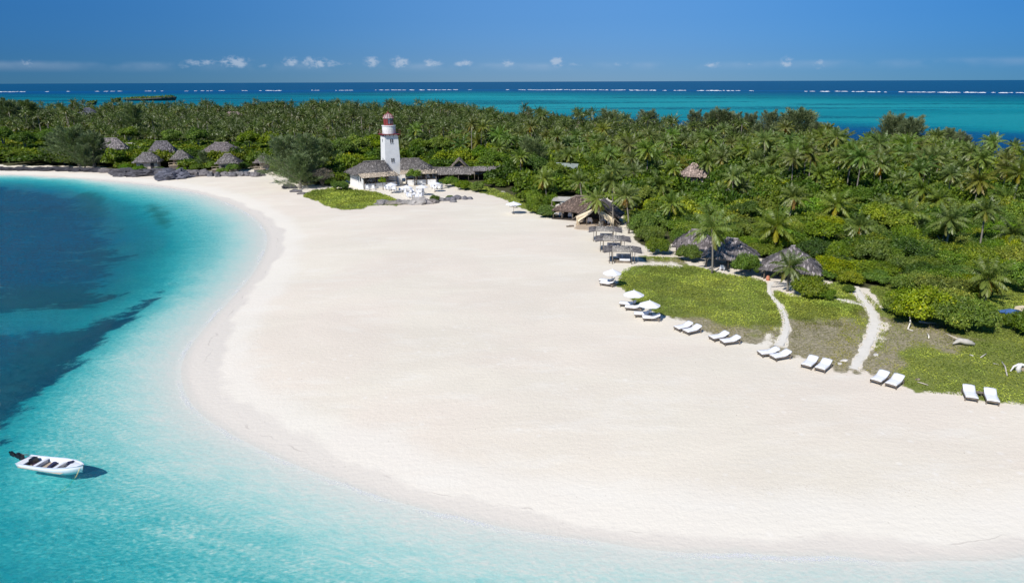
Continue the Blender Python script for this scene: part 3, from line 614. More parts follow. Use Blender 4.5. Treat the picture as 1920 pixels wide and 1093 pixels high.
HAND = [  # crown px, py, base px, py, scale, label
 (1335, 428, 1335, 513, 1.1, 'tall coconut palm with bare trunk in front of the middle thatched shelter'),
 (1480, 500, 1476, 546, .95, 'short coconut palm shading the front of the right-hand thatched shelter'),
 (1853, 520, 1846, 571, 1.05, 'coconut palm with yellowing fronds rising beyond the bright bush by the blue tarp'),
 (1613, 424, 1613, 470, 1.1, 'bushy low coconut palm standing alone in the green thicket above the right path'),
 (1457, 424, 1453, 476, 1.1, 'coconut palm with hanging orange fronds just behind the three thatched shelters'),
 (1490, 368, 1476, 432, 1.05, 'windblown coconut palm with one bright orange dead frond deep in the thicket'),
 (1570, 384, 1568, 428, 1., 'yellow-green coconut palm above dark hollow in the thicket'),
 (1706, 398, 1700, 448, 1., 'coconut palm with two pale trunks visible in the right thicket'),
 (1782, 411, 1770, 488, 1., 'tall coconut palm with long dark trunk left of the leaning one'),
 (1848, 394, 1834, 478, 1., 'tall coconut palm whose long curved trunk leans right'),
 (1901, 438, 1905, 480, 1., 'coconut palm by the right edge of the thicket'),
 (1535, 326, 1533, 371, 1., 'coconut palm with clearly visible short trunk in mid thicket'), (1490, 314, 1492, 352, 1.05, 'very shaggy dark coconut palm in mid thicket'),
 (1447, 326, 1448, 364, 1., None), (1569, 257, 1569, 330, 1.1, 'tallest windblown coconut palm, standing against the dark blue sea'), (1630, 297, 1621, 351, .9, 'slender leaning coconut palm left of the rear casuarinas'),
 (1599, 275, 1599, 312, .7, None), (1730, 354, 1729, 404, 1., 'coconut palm with thin pale trunk in the right thicket'), (1800, 338, 1800, 385, 1., None), (1690, 338, 1690, 380, 1., None), (1668, 322, 1668, 360, 1., None), (1742, 306, 1742, 345, 1., None), (1842, 312, 1842, 352, 1., None), (1886, 372, 1886, 412, 1., None),
 (1176, 370, 1176, 424, 1.05, None), (1239, 346, 1239, 388, 1.05, None), (1260, 381, 1250, 432, 1.1, 'full coconut palm with long bright fronds behind the sun shades'), (1262, 315, 1262, 358, 1., 'coconut palm left of the lone brown thatched roof in the thicket'), (1284, 376, 1284, 408, .8, None),
 (1327, 302, 1328, 352, .95, 'coconut palm in front of the right end of the lone brown roof'), (1351, 359, 1352, 398, .95, None), (1374, 330, 1372, 399, 1., 'coconut palm with long pale trunk right of the lone brown roof'), (1392, 350, 1390, 396, .95, None), (1403, 322, 1404, 360, .95, None), (1187, 322, 1188, 360, 1., None),
 (1330, 403, 1330, 442, 1., 'low coconut palm just above the crown of the tallest front palm'), (1198, 260, 1198, 300, 1., None), (1246, 266, 1246, 300, 1., None), (1286, 262, 1286, 298, 1., None), (1314, 262, 1314, 292, 1., None), (1345, 253, 1345, 285, .9, None), (1193, 282, 1193, 318, 1., None), (1422, 262, 1422, 300, 1., None),
 (935, 277, 937, 315, 1., 'left palm of the close pair right of the lighthouse'), (944, 280, 944, 312, 1., 'right palm of the close pair right of the lighthouse'), (976, 293, 976, 347, 1., 'coconut palm with straight bare trunk above the shrub bank right of the lighthouse'), (1019, 334, 1026, 385, 1.05, 'coconut palm with yellow lower fronds beside the left sun shade of the lodge'),
 (1087, 339, 1091, 388, 1., 'coconut palm rising behind the dark thatched lodge roof'), (1066, 291, 1066, 332, 1., None), (1053, 298, 1053, 330, .9, None), (1120, 374, 1126, 430, .86, 'coconut palm directly in front of the cream tent with golden lower fronds'), (1151, 318, 1150, 366, 1.05, None), (1147, 338, 1149, 428, .9, 'tall coconut palm at the right corner of the cream tent'),
 (1173, 366, 1179, 438, 1.0, 'large coconut palm with yellow drooping fronds right of the cream tent'), (1416, 296, 1416, 330, .9, None), (1500, 280, 1500, 312, .9, None), (1654, 386, 1654, 420, 1., None), (1762, 372, 1762, 410, 1., None), (1902, 275, 1902, 330, 1., 'coconut palm against the sea at the far right hut')]
GRP = lambda x: ('far coconut palms behind the coastal thatched huts' if x < 520 else 'coconut palms of the dense grove around the lighthouse' if x < 905 else 'coconut palms behind the beach lodge' if x < 1185 else 'coconut palms spread through the right-hand thicket')
LABP = {'far': 'coconut palm in the far grove behind the thatched huts on the cove', 'coc': None}
def plabel(x):
    return ('coconut palm in the far grove behind the thatched huts on the cove' if x < 520 else 'coconut palm in the dense grove behind the white lighthouse' if x < 905 else
            'coconut palm in the grove behind the cream tent lodge' if x < 1185 else 'coconut palm among the shrubs of the thicket behind the thatched shelters')
for cx, cy, bx, by, sc, lab in HAND:
    b = GZ(bx, by); zcb = zc_of(b); top = G(cx, cy, 0); d = ray(cx, cy)
    # crown point: along the crown ray at the same distance from the viewer as the trunk's foot
    tt = math.hypot(b[0], b[1])/math.hypot(d[0], d[1]); c = np.array([0, 0, CAMH])+d*tt
    h = max(3., c[2]-b[2]); orange = lab and ('orange' in lab or 'yellow' in lab or 'golden' in lab)
    palm(b[0], b[1], h, (c[0]-b[0], c[1]-b[1]), sc, lab or plabel(cx), GRP(cx), (1.12, 1.05, .9) if orange else (1, 1, 1), True if orange else None)
# grove: jittered sites, the nearest become palms of their own, those far beyond one mass
REG = np.vstack([poly([(-700, 262), (-100, 262), (140, 262), (250, 276), (480, 280), (520, 270), (700, 290), (900, 306), (1000, 302), (1080, 324), (1180, 352), (1300, 350), (1500, 372), (1640, 384), (1800, 410), (1925, 425), (2300, 425)]),
                 poly([(2300, 345), (1920, 324), (1700, 297), (1500, 276), (1300, 262), (1100, 250), (960, 235), (800, 223), (600, 218), (400, 216), (200, 214), (0, 214), (-300, 217), (-700, 229)])])
S = 5.0; gx, gy = np.meshgrid(np.arange(-560, 330, S), np.arange(90, 640, S)); C = np.stack([gx.ravel(), gy.ravel()], 1)+rng.uniform(-.46, .46, (gx.size, 2))*S
C = C[inside(C, REG)]; pxc, pyc, _ = to_px(np.column_stack([C, np.full(len(C), 7.)])); vis = (pxc > -40) & (pxc < 1960); C = C[vis]; pxc = pxc[vis]
thin = np.where(pxc > 1185, .50, np.where(pxc < 200, .5, .92)); kp = rng.random(len(C)) < thin; C = C[kp]; pxc = pxc[kp]
kp = [ok(x, y) and all((x-a)**2+(y-b)**2 > 11 for a, b in PALMS) for x, y in C]; C = C[kp]; pxc = pxc[kp]
o_ = np.argsort(C[:, 1]); C = C[o_]; pxc = pxc[o_]; NP = 296-len(PALMS)
far_parts = []
for i, ((x, y), px) in enumerate(zip(C, pxc)):
    nz_ = fnoise(np.array([x]), np.array([y*.7]), 22.)[0]; h = max(3., .2+9.*nz_+random.uniform(-1.4, 1.4)+(random.uniform(2, 5) if random.random() < .24 else 0)) if px < 1185 else random.uniform(5.4, 10.) if y < 165 else random.uniform(3.6, 6.4)+(random.uniform(1.5, 3.5) if random.random() < .2 else 0)
    dk = .8 if px < 520 else 1.  # palms on the left tinted darker, lens edge falloff painted in
    if px < 480: h = max(2.8, h-1.6)
    if i < NP:
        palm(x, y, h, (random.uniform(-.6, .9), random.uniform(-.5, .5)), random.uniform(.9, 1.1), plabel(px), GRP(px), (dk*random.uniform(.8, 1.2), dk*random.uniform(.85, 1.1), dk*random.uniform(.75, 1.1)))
    else: far_parts.append((x, y, h))
print('palms', len(PALMS), 'far palms', len(far_parts))
def merge(name, items, protos, mat_, label, cat, scale_f, zoff=None, tintf=None, **kw):
    VV = []; QQ = []; TT = []; o = 0
    for it in items:
        V, q, T_ = random.choice(protos); a = random.random()*6.28; s = scale_f(it); s = s if hasattr(s, '__len__') else (s, s, s)
        c, s2 = math.cos(a), math.sin(a); W = np.stack([(V[:, 0]*c-V[:, 1]*s2)*s[0]+it[0], (V[:, 0]*s2+V[:, 1]*c)*s[1]+it[1], V[:, 2]*s[2]+(zoff(it) if zoff else 1.25)], 1)
        VV.append(W); QQ.append(q+o); TT.append(T_*(tintf(it) if tintf else random.uniform(.8, 1.2))); o += len(W)
    return meshobj(name, npmesh(name, np.vstack(VV), np.vstack(QQ), mat_, np.vstack(TT)), label=label, cat=cat, kind='stuff', **kw)
if far_parts:
    merge('distant_palm_grove', far_parts, PALM_LO, MT['palm'], 'distant mass of coconut palm crowns in front of the lagoon', 'palm grove', lambda i: random.uniform(.9, 1.1), lambda i: i[2]+1.2, lambda i: random.uniform(.45, .95))
    tr = MB()
    for x, y, h in far_parts: tr.tube([(x, y, .8), (x, y, h+1.2)], .16, 3)
    tr.build('distant_palm_trunks', MT['bark'], label='slender trunks of the distant palm grove', cat='palm grove', kind='stuff')

# casuarinas ------------------------------------------------------------
def casuarina(px, py, top, label, group=None, col=(1, 1, 1), wide=1., k=None):
    wide *= 1.22; top -= 3
    b = GZ(px, py); me, mt, hh = CAS[k if k is not None else random.randrange(4)]; d = ray(px, top); tt = math.hypot(b[0], b[1])/math.hypot(d[0], d[1]); H = CAMH+d[2]*tt-b[2]; s = H/(hh*1.02)
    rt = empty('casuarina_tree', b-[0, 0, .1], random.random()*6.28, label=label, cat='tree', group=group)
    c = meshobj('crown', me, rt); c.scale = (s*wide, s*wide, s); c.color = (*col, 1); q = meshobj('trunk', mt, rt); q.scale = (s*wide, s*wide, s); EXCL.append((b[0], b[1], 1.4)); return rt
g1 = 'casuarinas on the rear shore against the sea'
for i, (x, y, tp, wd, lab) in enumerate([(1145, 262, 211, 1.2, 'round casuarina against the sea, first of the rear-shore ones right of the palms'), (1216, 264, 209, 1.25, 'broad casuarina against the dark blue sea with ragged top'), (1303, 272, 208, 1.0, 'slim casuarina at the left end of the long rear group'), (1340, 272, 206, 1.2, 'casuarina in the long rear group, left part'),
    (1378, 272, 212, 1.2, 'casuarina in the middle of the long rear group'), (1442, 276, 210, .9, 'narrow upright casuarina beside the biggest one'), (1495, 280, 206, 1.55, 'biggest casuarina of the rear shore with domed crown'), (1527, 286, 232, 1.2, None), (1666, 296, 218, 1., 'casuarina with two spiky tops standing clear against the sea'),
    (1695, 298, 224, 1.1, 'casuarina leaning on the two-topped one'), (1770, 304, 238, 1.1, 'casuarina in the right rear clump with pointed top'), (1805, 306, 256, 1.3, 'wide low casuarina of the right rear clump'), (1740, 304, 254, 1., None), (1848, 312, 258, .7, 'small thin casuarina near the right edge'), (1880, 316, 284, .9, None), (1270, 270, 236, .9, None), (1415, 278, 232, 1., None),
    (905, 246, 212, 1., None), (1320, 268, 210, .9, None), (1360, 268, 213, 1., None), (1465, 272, 214, 1., None), (1512, 276, 222, 1.1, None), (1788, 300, 250, 1., None), (1400, 270, 216, .9, None), (1182, 262, 224, .9, None), (962, 250, 211, 1.2, 'casuarina breaking the palm skyline right of the lighthouse'), (990, 256, 216, 1.1, None), (1000, 330, 262, 1.1, None), (1640, 300, 262, .9, None)]):
    casuarina(x, y, tp, lab or ('casuarina tree half hidden among the rear-shore palms'), g1, (.95, .95, .95), wd)
g2 = 'casuarinas by the cove'
for x, y, tp, wd, lab in [(545, 342, 256, 1.2, 'large feathery casuarina left of the lighthouse, its left trunk'), (580, 344, 246, 1.3, 'tallest feathery casuarina of the clump left of the lighthouse'), (612, 328, 262, 1.1, 'casuarina at the back of the clump left of the lighthouse'), (563, 354, 292, 1.2, 'low casuarina in front of the clump left of the lighthouse'), (528, 330, 278, 1., 'thin casuarina beside the rightmost coastal hut'),
    (150, 312, 238, 1.3, 'big dark casuarina on the cove beach'), (122, 308, 250, 1.1, 'casuarina left of the big dark one on the cove'), (178, 314, 252, 1.2, 'casuarina beside the leftmost thatched roof'), (160, 318, 272, 1., 'low casuarina overhanging the cove sand'), (252, 262, 196, 1.2, 'dark casuarina rising above the palms behind the coastal huts'), (60, 246, 186, 1.5, 'dark casuarina on the skyline at far left'), (20, 250, 190, 1.3, 'leftmost casuarina on the palm skyline'), (385, 318, 285, .9, 'small casuarina between the coastal huts')]:
    casuarina(x, y, tp, lab, g2, (.92, 1.0, .92), wd)

# shrubs ------------------------------------------------------------------
SH = []
def shrub(x, y, s, col, label, group, hz=1., far=False, z=None):
    z = ground_z(x, y) if z is None else z
    o = meshobj('shrub', random.choice(SHRUBS_F if far else SHRUBS), None, (x, y, z-.1), random.random()*6.28, label=label, cat='shrub', group=group)
    o.scale = (s*random.uniform(.9, 1.1), s*random.uniform(.9, 1.1), s*hz*random.uniform(.9, 1.15)); o.color = (*col, 1); SH.append((x, y)); return o
def scol(y_=None):
    r_ = random.random()
    return (1.5, 1.2, .9) if r_ < .16 else (.5, .62, .8) if r_ < .42 else (random.uniform(.85, 1.15), random.uniform(.9, 1.08), 1)
HS = [  # px, py of the foot centre, radius m, height factor, colour, label
 (1292, 489, 1.7, .8, (1.05, 1., 1), 'round bush between the left and middle thatched shelters'), (1397, 518, 1.75, 1.05, (.85, 1., .8), 'dense round bush between the middle and right thatched shelters'),
 (1518, 556, 2.0, .9, (1.3, 1.15, .9), 'bright bush beside the short palm near the fork of the paths'), (1545, 560, 1.2, .7, (.9, 1, 1), 'small dark bush left of the wider path'), (1590, 548, .7, .9, (.8, .9, .9), 'tiny round bush in the fork of the paths'),
 (1215, 455, 2.1, 1., (1, 1, 1), 'bush nearest the three sun shades'), (1232, 476, 1.7, .95, (1.1, 1.05, 1), 'bush left of the first thatched shelter'), (1203, 440, 2., 1.1, (.9, 1, .9), 'bush behind the sun shades'), (1192, 425, 1.9, 1., (1.1, 1, .9), 'bush right of the cream tent'),
 (1026, 408, 1.7, .9, (.72, .85, .8), 'dark round bush beside the lodge shade'), (1003, 400, 1.8, 1., (1.2, 1.1, .9), 'bright bush next to the single beach parasol'), (1002, 388, 2., 1., (1.1, 1.1, 1), 'bush behind the single beach parasol'), (1035, 396, 1.8, 1.2, (.9, .95, .9), 'tall bush behind the dark one at the lodge'),
 (1720, 608, 2.6, .95, (1.4, 1.2, .9), 'bright yellow-green bush at the front of the right thicket'), (1765, 618, 2.4, .85, (1.15, 1.1, 1), 'broad bush in the middle of the right front thicket'), (1812, 620, 2.3, .9, (.95, 1, .9), 'bush left of the blue tarp'), (1690, 590, 2., .8, (1.3, 1.15, .9), 'low spreading bush left of the bright yellow-green one'),
 (1925, 625, 1.9, .8, (1., 1.02, .9), 'bush at the right edge below the blue tarp'), (1912, 545, 2.5, 1., (.7, .85, .8), 'dark bush right of the palm near the tarp'),
 (640, 356, 2., .8, (.8, .95, .8), 'bush left of the lighthouse lawn'), (655, 345, 1.8, .9, (.8, .9, .8), 'bush against the left wall of the lighthouse house'), (620, 350, 1.6, .8, (.7, .8, .8), 'dark bush beside the bare grey shrub'),
 (240, 322, 1.9, .85, (.8, 1, .8), 'bush on the dark rock ledge left of the first coastal hut'), (262, 328, 2.2, .8, (.75, .95, .75), 'bush in front of the first coastal hut'), (232, 326, 1.5, .8, (.9, 1.05, .8), 'low bush at the edge of the rock ledge'), (300, 312, 2.3, 1.1, (1, 1.1, .9), 'bush between the first and second coastal huts'), (286, 320, 1.4, .8, (1, 1, .9), 'small bush under the first hut wall'),
 (352, 316, 2.2, .9, (.72, .9, .78), 'bush right of the second coastal hut'), (372, 320, 2., .7, (.9, 1., .8), 'low bush on the ledge between the coastal huts'), (438, 324, 2.2, .85, (.7, .9, .7), 'bush in front of the third coastal hut'), (418, 326, 1.6, .7, (.8, .95, .7), 'small bush left of the third coastal hut porch'), (458, 318, 1.8, .9, (.75, .9, .75), 'bush right of the third coastal hut'),
 (255, 305, 2., 1., (.7, .85, .7), 'bush left of the first coastal hut roof'), (318, 300, 2.2, 1.1, (.95, 1., .8), 'bush right of the tall roof behind the first coastal hut'), (362, 305, 2.4, 1.2, (.85, .95, .8), 'tall bush between the second hut and the long low roof'), (385, 312, 2.2, 1., (.8, .95, .75), 'bush below the left end of the long low roof'), (398, 320, 1.7, .9, (.9, 1., .8), 'bush on the bank left of the third coastal hut'), (232, 308, 2.4, 1., (.8, .95, .75), 'broad bush below the leftmost thatched roof'), (210, 312, 2.2, .9, (.7, .85, .7), 'dark bush at the foot of the big cove casuarina'), (300, 322, 1.5, .7, (.8, .95, .75), 'low bush on top of the dark rock ledge'), (340, 324, 1.5, .7, (.9, 1., .75), 'low bush below the second coastal hut porch'),
 (815, 378, 1.15, .8, (.75, .8, .8), 'small dark bush on the terrace rocks'), (843, 373, .8, .7, (.8, .9, .9), 'tuft growing from the terrace rocks'), (886, 336, 1.4, 1., (2.6, 1.8, .7), 'yellow-leaved shrub by the peaked thatch roof'),
 (845, 350, 1.9, .9, (.8, .95, .9), 'round bush right of the lighthouse terrace'), (868, 356, 1.9, .8, (.95, 1, .9), 'second bush of the bank right of the terrace'), (895, 360, 1.9, .85, (1, 1., .9), 'bush of the bank below the long thatched roof')]
for px, py, r_, hz, col, lab in HS:
    p = GZ(px, py); shrub(p[0], p[1], r_/2.1, col, lab, 'bushes standing at the edge of the sand', hz*1.4)
fx = []
for (S, y0, y1) in ((3.1, 60, 128), (4.2, 128, 215), (6.2, 215, 640)):
    gx, gy = np.meshgrid(np.arange(-560, 330, S), np.arange(y0, y1, S)); C = np.stack([gx.ravel(), gy.ravel()], 1)+rng.uniform(-.48, .48, (gx.size, 2))*S
    C = C[inside(C, FOREST)]; C = C[edge_dist(C, FOREST) > S*.22]; a, b, _ = to_px(np.column_stack([C, np.full(len(C), 2.)])); C = C[(a > -60) & (a < 1990)]
    fx += [(x, y, S) for x, y in C if ok(x, y, .6) and all((x-u)**2+(y-v)**2 > (.5*S)**2 for u, v in SH[:40])]
fx.sort(key=lambda q: q[1]); NS = 296-len(SH)
print('shrub sites', len(fx))
GS = lambda x: 'thicket shrubs left of the lighthouse' if x < 720 else 'shrubs of the bank between lighthouse and lodge' if x < 1180 else 'shrubs filling the right-hand thicket'
LS = lambda x: 'green shrub in the dense bush left of the lighthouse' if x < 720 else 'green shrub in the bank between the lighthouse and the lodge' if x < 1180 else 'green shrub in the thicket behind the three thatched shelters'
near_s = fx[:NS]; far_s = fx[NS:]
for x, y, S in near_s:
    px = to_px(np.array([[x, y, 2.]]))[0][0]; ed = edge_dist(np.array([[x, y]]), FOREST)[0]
    s_ = S*random.uniform(.22, .42)+.12; shrub(x, y, s_, tuple(v*(.72 if px < 520 else .86 if px < 720 else 1) for v in scol()), LS(px), GS(px), (random.uniform(.8, 1.2) if random.random() < .55 else random.uniform(1.1, 1.7))*(1 if ed > 4 else .75)/max(1, s_), far=y > 110)  # left-hand shrubs darkened in colour to imitate lens vignetting
def fs(it):
    s = it[2]*random.uniform(.28, .38)+.12; return (s, s, ((1.0 if random.random() < .5 else 1.75) if it[2] < 5 else 1.1)*random.uniform(.85, 1.3))
midp = [shrub_np(2.3, 2.0, 12, 62, (.40, .27)) for _ in range(4)]
fm = [q for q in far_s if q[1] < 215]; ff_ = [q for q in far_s if q[1] >= 215]
def tf(it):
    r_ = fnoise(np.array([it[0]]), np.array([it[1]]), 14.)[0]; k = random.uniform(.75, 1.15)
    k *= .68 if it[0] < -.28*it[1] else .85  # undergrowth to the left gets a darker tint, standing in for vignetting
    return np.array([1.4, 1.18, .9])*k if r_ > .60 and random.random() < .6 else np.array([.5, .62, .7])*k if random.random() < .45 else np.array([k, k, k*.95])
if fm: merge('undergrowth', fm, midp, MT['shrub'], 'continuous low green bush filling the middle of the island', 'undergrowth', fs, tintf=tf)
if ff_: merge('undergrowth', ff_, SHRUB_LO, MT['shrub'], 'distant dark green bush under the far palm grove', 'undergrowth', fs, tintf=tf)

bt_p = []
for _ in range(4):
    V, q, T_ = shrub_np(2.6, 3.4, 22, 150, (.26, .17)); V[:, 2] += 1.6; bt_p.append(npmesh('crown', V, q, MT['shrub'], T_))
mb = MB(); mb.tube([(0, 0, 0), (.1, 0, 1.2), (0, .1, 3.)], [.2, .15, .08], 6); mb.tube([(.1, 0, 1.1), (1.1, .3, 3.)], [.12, .05], 5); mb.tube([(.1, 0, 1.2), (-.9, -.4, 3.)], [.12, .05], 5)
bt_t = bpy.data.meshes.new('trunk'); bt_t.from_pydata(mb.V, [], mb.F); bt_t.materials.append(MT['bark']); _a = bt_t.color_attributes.new('tint', 'FLOAT_COLOR', 'POINT'); _a.data.foreach_set('color', np.ones(4*len(mb.V), np.float32))
for px, py, s_, col, lab in [(1600, 400, 1.05, (.5, .62, .6), 'dark broadleaf tree in the hollow left of the leaning palms'), (1588, 352, 1.0, (.48, .6, .6), 'dark round broadleaf tree beside the slender leaning palm'), (1640, 448, 1., (1.4, 1.2, .9), 'pale yellow-green broadleaf tree in the middle of the right thicket'), (1672, 452, 1.1, (1.45, 1.25, .9), 'largest pale yellow-green broadleaf crown of the right thicket'),
   (1860, 400, 1.1, (.55, .68, .6), 'dark broadleaf tree at the far right thicket'), (1765, 470, .9, (.6, .72, .6), 'dark broadleaf tree behind the tall long-trunked palm'), (1435, 395, 1., (1.35, 1.2, .9), 'bright broadleaf tree behind the palm with orange fronds'), (1260, 405, .9, (.75, .85, .7), 'broadleaf tree behind the sun shades'), (1205, 400, 1., (1.2, 1.1, .85), 'bright broadleaf tree right of the lodge'),
   (1210, 340, 1.1, (.9, .95, .8), 'broadleaf tree left of the lone brown roof'), (1400, 430, .9, (.6, .7, .6), 'dark broadleaf tree above the middle thatched shelter'), (1540, 470, 1., (1.1, 1.05, .8), 'broadleaf tree behind the right thatched shelter'), (1000, 345, 1., (.75, .9, .85), 'grey-green broadleaf tree left of the metal shed'), (1040, 350, .9, (1.2, 1.1, .9), 'broadleaf tree in front of the metal shed'),
   (925, 335, 1.05, (.8, .9, .75), 'broadleaf tree behind the long walkway'), (700, 300, 1.2, (1.1, 1.05, .85), 'bright broadleaf tree just left of the lighthouse tower'), (672, 305, 1.25, (1.15, 1.1, .9), 'rounded broadleaf tree behind the left house'), (645, 312, 1.2, (.8, .9, .75), 'broadleaf tree between the casuarinas and the left house'), (790, 300, 1., (.95, 1., .8), 'broadleaf tree behind the right house'), (825, 300, 1.1, (1.1, 1.1, .9), 'broadleaf tree left of the peaked thatch hut'), (905, 315, 1., (.85, .95, .8), 'broadleaf tree right of the yellow-leaved shrub'),
   (325, 280, 1.1, (.8, .9, .7), 'broadleaf tree behind the second coastal hut'), (375, 285, 1.2, (.75, .9, .7), 'broadleaf tree left of the long low thatched roof'), (470, 290, 1.2, (1.0, 1.0, .75), 'broadleaf tree behind the fourth coastal hut'), (245, 275, 1.2, (1.0, 1.0, .7), 'broadleaf tree right of the leftmost thatched roof'), (100, 285, 1.3, (.6, .75, .6), 'dark broadleaf tree on the cove left of the big casuarina'), (50, 290, 1.3, (.65, .8, .6), 'dark broadleaf tree near the left edge of the cove'), (10, 285, 1.4, (.6, .72, .55), 'broadleaf tree at the left edge'), (510, 290, 1.2, (1.2, 1.1, .8), 'yellow-green broadleaf tree behind the thin casuarina')]:
    p = GZ(px, py); e = empty('broadleaf_tree', p-[0, 0, .1], random.random()*6, label=lab, cat='tree', group='broadleaf trees of the island'); c = meshobj('crown', random.choice(bt_p), e); s_ *= 1.0 if p[1] < 150 else 1.25
    c.scale = (s_, s_, s_*random.uniform(.85, 1.1)); c.color = (*col, 1); q = meshobj('trunk', bt_t, e); q.scale = (s_,)*3

# low creeping cover: leaves scattered over the lawns -----------------------
PP = []; DR = []
for k, q in LAWNS.items():
    lo, hi = q.min(0), q.max(0); hi = np.minimum(hi, [75, 400]); area = (hi-lo).prod(); dn = {'a': 85, 'b': 80, 'c': 70, 'd': 30, 'e': 16, 'f': 60, 'g': 60, 'h': 80}[k]; n = int(area*dn)
    C = lo+rng.random((n, 2))*(hi-lo); C = C[inside(C, q)]; d = dryness(C); nz = fnoise(C[:, 0], C[:, 1], 1.6); nz2 = fnoise(C[:, 0]+50, C[:, 1], .5)
    pdm = np.min([path_dist(C, kk) for kk in PATHS], 0) if k in 'abcgh' else np.full(len(C), 9.); ed = edge_dist(C, q)
    keep = (pdm > rng.random(len(C))*.6-.25) & (rng.random(len(C)) < np.clip(1.1-d*.62+(nz-.5)*1.5-(nz2 < .42)*.3, .02, 1)) & (ed > .5*rng.random(len(C))*nz2)
    ex = np.array([all((x-a)**2+(y-b)**2 > c_*c_*.45 for a, b, c_ in EXCL[:26]) for x, y in C[keep]]) if keep.any() else []
    PP.append(C[keep][ex]); DR.append(d[keep][ex])
C = np.vstack(PP); d = np.concatenate(DR); n = len(C); zt, _ = terrain_z(C); nzz = fnoise(C[:, 0], C[:, 1], 1.1)
hgt = .02+.15*rng.random(n)*(1-.7*d)*(.2+1.2*nzz)
pos_ = np.column_stack([C, zt+hgt]); nr = norm(np.array([0, 0, 1.])+rng.normal(size=(n, 3))*.5); dr_ = norm(np.cross(nr, rng.normal(size=(n, 3))))
big_ = fnoise(C[:, 0]+9, C[:, 1]+4, 3.5)
tn = (.55+.75*rng.random((n, 1)))*(np.array([1., 1., 1.])*(1-d[:, None])+np.array([.95, .72, .95])*d[:, None])*np.where(big_ > .52, 1.15, .78)[:, None]
tn = np.where((rng.random((n, 1)) < .18*(1-d[:, None])), tn*[1.25, 1.15, .8], tn)
far_ = np.clip(np.hypot(C[:, 0], C[:, 1])/80, .8, 2.)
V, q = kites(pos_, dr_, nr, (.12+.08*rng.random(n))*far_*(1-.2*d), (.085+.04*rng.random(n))*far_*(1-.45*d))
print('cover leaves', n)
meshobj('ground_cover', npmesh('ground_cover', V, q, MT['cover'], tn.repeat(4, 0)), label='low bright green creeping beach plants with parched patches', cat='ground cover', kind='stuff')
# ------------------------------------------------------------------ thatched buildings
def thatch(polys, parent, name='roof', tint=(1, 1, 1), th=.22, dens=9., strip=(.62, .2), m=None, rough=1.):
    """thatched slopes: slab plus hundreds of overlapping palm-leaf strips lying down the slope"""
    mb = MB(); PP = []; DD = []; NN = []; m = m or MT['thatch']
    for pg in polys:
        pg = [np.array(p, float) for p in pg]; n = np.cross(pg[1]-pg[0], pg[2]-pg[0]); n /= np.linalg.norm(n)
        if n[2] < 0: n = -n; pg = pg[::-1]
        k = len(pg); mb.add([p-n*.03 for p in pg]+[p-n*th for p in pg], [tuple(range(k)), tuple(reversed(range(k, 2*k)))]+[((i+1) % k, i, i+k, (i+1) % k+k) for i in range(k)], tuple(.55*v for v in tint))
        dn = np.array([0, 0, -1.])-n*(-n[2]); dn /= np.linalg.norm(dn)+1e-9
        for i in range(1, k-1):
            a, b, c = pg[0], pg[i], pg[i+1]; A_ = np.linalg.norm(np.cross(b-a, c-a))/2; cnt = int(A_*dens)+4
            u_ = rng.random((cnt, 2)); u_ = np.where(u_.sum(1, keepdims=True) > 1, 1-u_, u_); p = a+(b-a)*u_[:, :1]+(c-a)*u_[:, 1:]
            PP.append(p+n*(.02+.07*rng.random((cnt, 1))*rough)); DD.append(dn+rng.normal(size=(cnt, 3))*.12*rough); NN.append(n+rng.normal(size=(cnt, 3))*.10*rough)
    P_ = np.vstack(PP); N_ = len(P_); V, q = kites(P_-norm(np.vstack(DD))*strip[0]*.4, np.vstack(DD), np.vstack(NN), strip[0]*(.6+.8*rng.random(N_)), strip[1]*(.6+.8*rng.random(N_)))
    T_ = (np.array(tint)*(.62+.75*rng.random((N_, 1))**1.5)).repeat(4, 0); o = len(mb.V)
    V = np.vstack([mb.V, V]); T_ = np.vstack([np.array(mb.T), T_]); fs_ = {}
    for f in mb.F: fs_.setdefault(len(f), []).append(f)
    Fs = [np.array(v) for v in fs_.values()]+[q+o]
    return meshobj(name, npmesh(name, V, Fs, m, T_), parent)
def hip(w_, d_, rl, z0, h, ox=0, oy=0, sag=0):
    a, b = w_/2, d_/2; c = [(-a, -b), (a, -b), (a, b), (-a, b)]; C_ = [(x+ox, y+oy, z0) for x, y in c]; r1 = (-rl/2+ox, oy, z0+h); r2 = (rl/2+ox, oy, z0+h)
    return [[C_[0], C_[1], r2, r1], [C_[1], C_[2], r2], [C_[2], C_[3], r1, r2], [C_[3], C_[0], r1]]
def ridge_cap(parent, p1, p2, tint=(.8, .8, .8)):
    mb = MB(); n = 7; pts = [np.array(p1)*(1-i/n)+np.array(p2)*(i/n)+[0, random.uniform(-.03, .03), random.uniform(-.02, .04)] for i in range(n+1)]; mb.tube(pts, [random.uniform(.13, .2) for _ in pts], 6, tint); return mb.build('ridge', MT['thatch'], parent)
def post(parent, x, y, z0, z1, r_=.09, m=None):
    mb = MB(); mb.tube([(x, y, z0), (x+random.uniform(-.04, .04), y, (z0+z1)/2), (x, y, z1)], [r_*1.1, r_, r_*.9], 6); return mb.build('post', m or MT['wood'], parent, True)

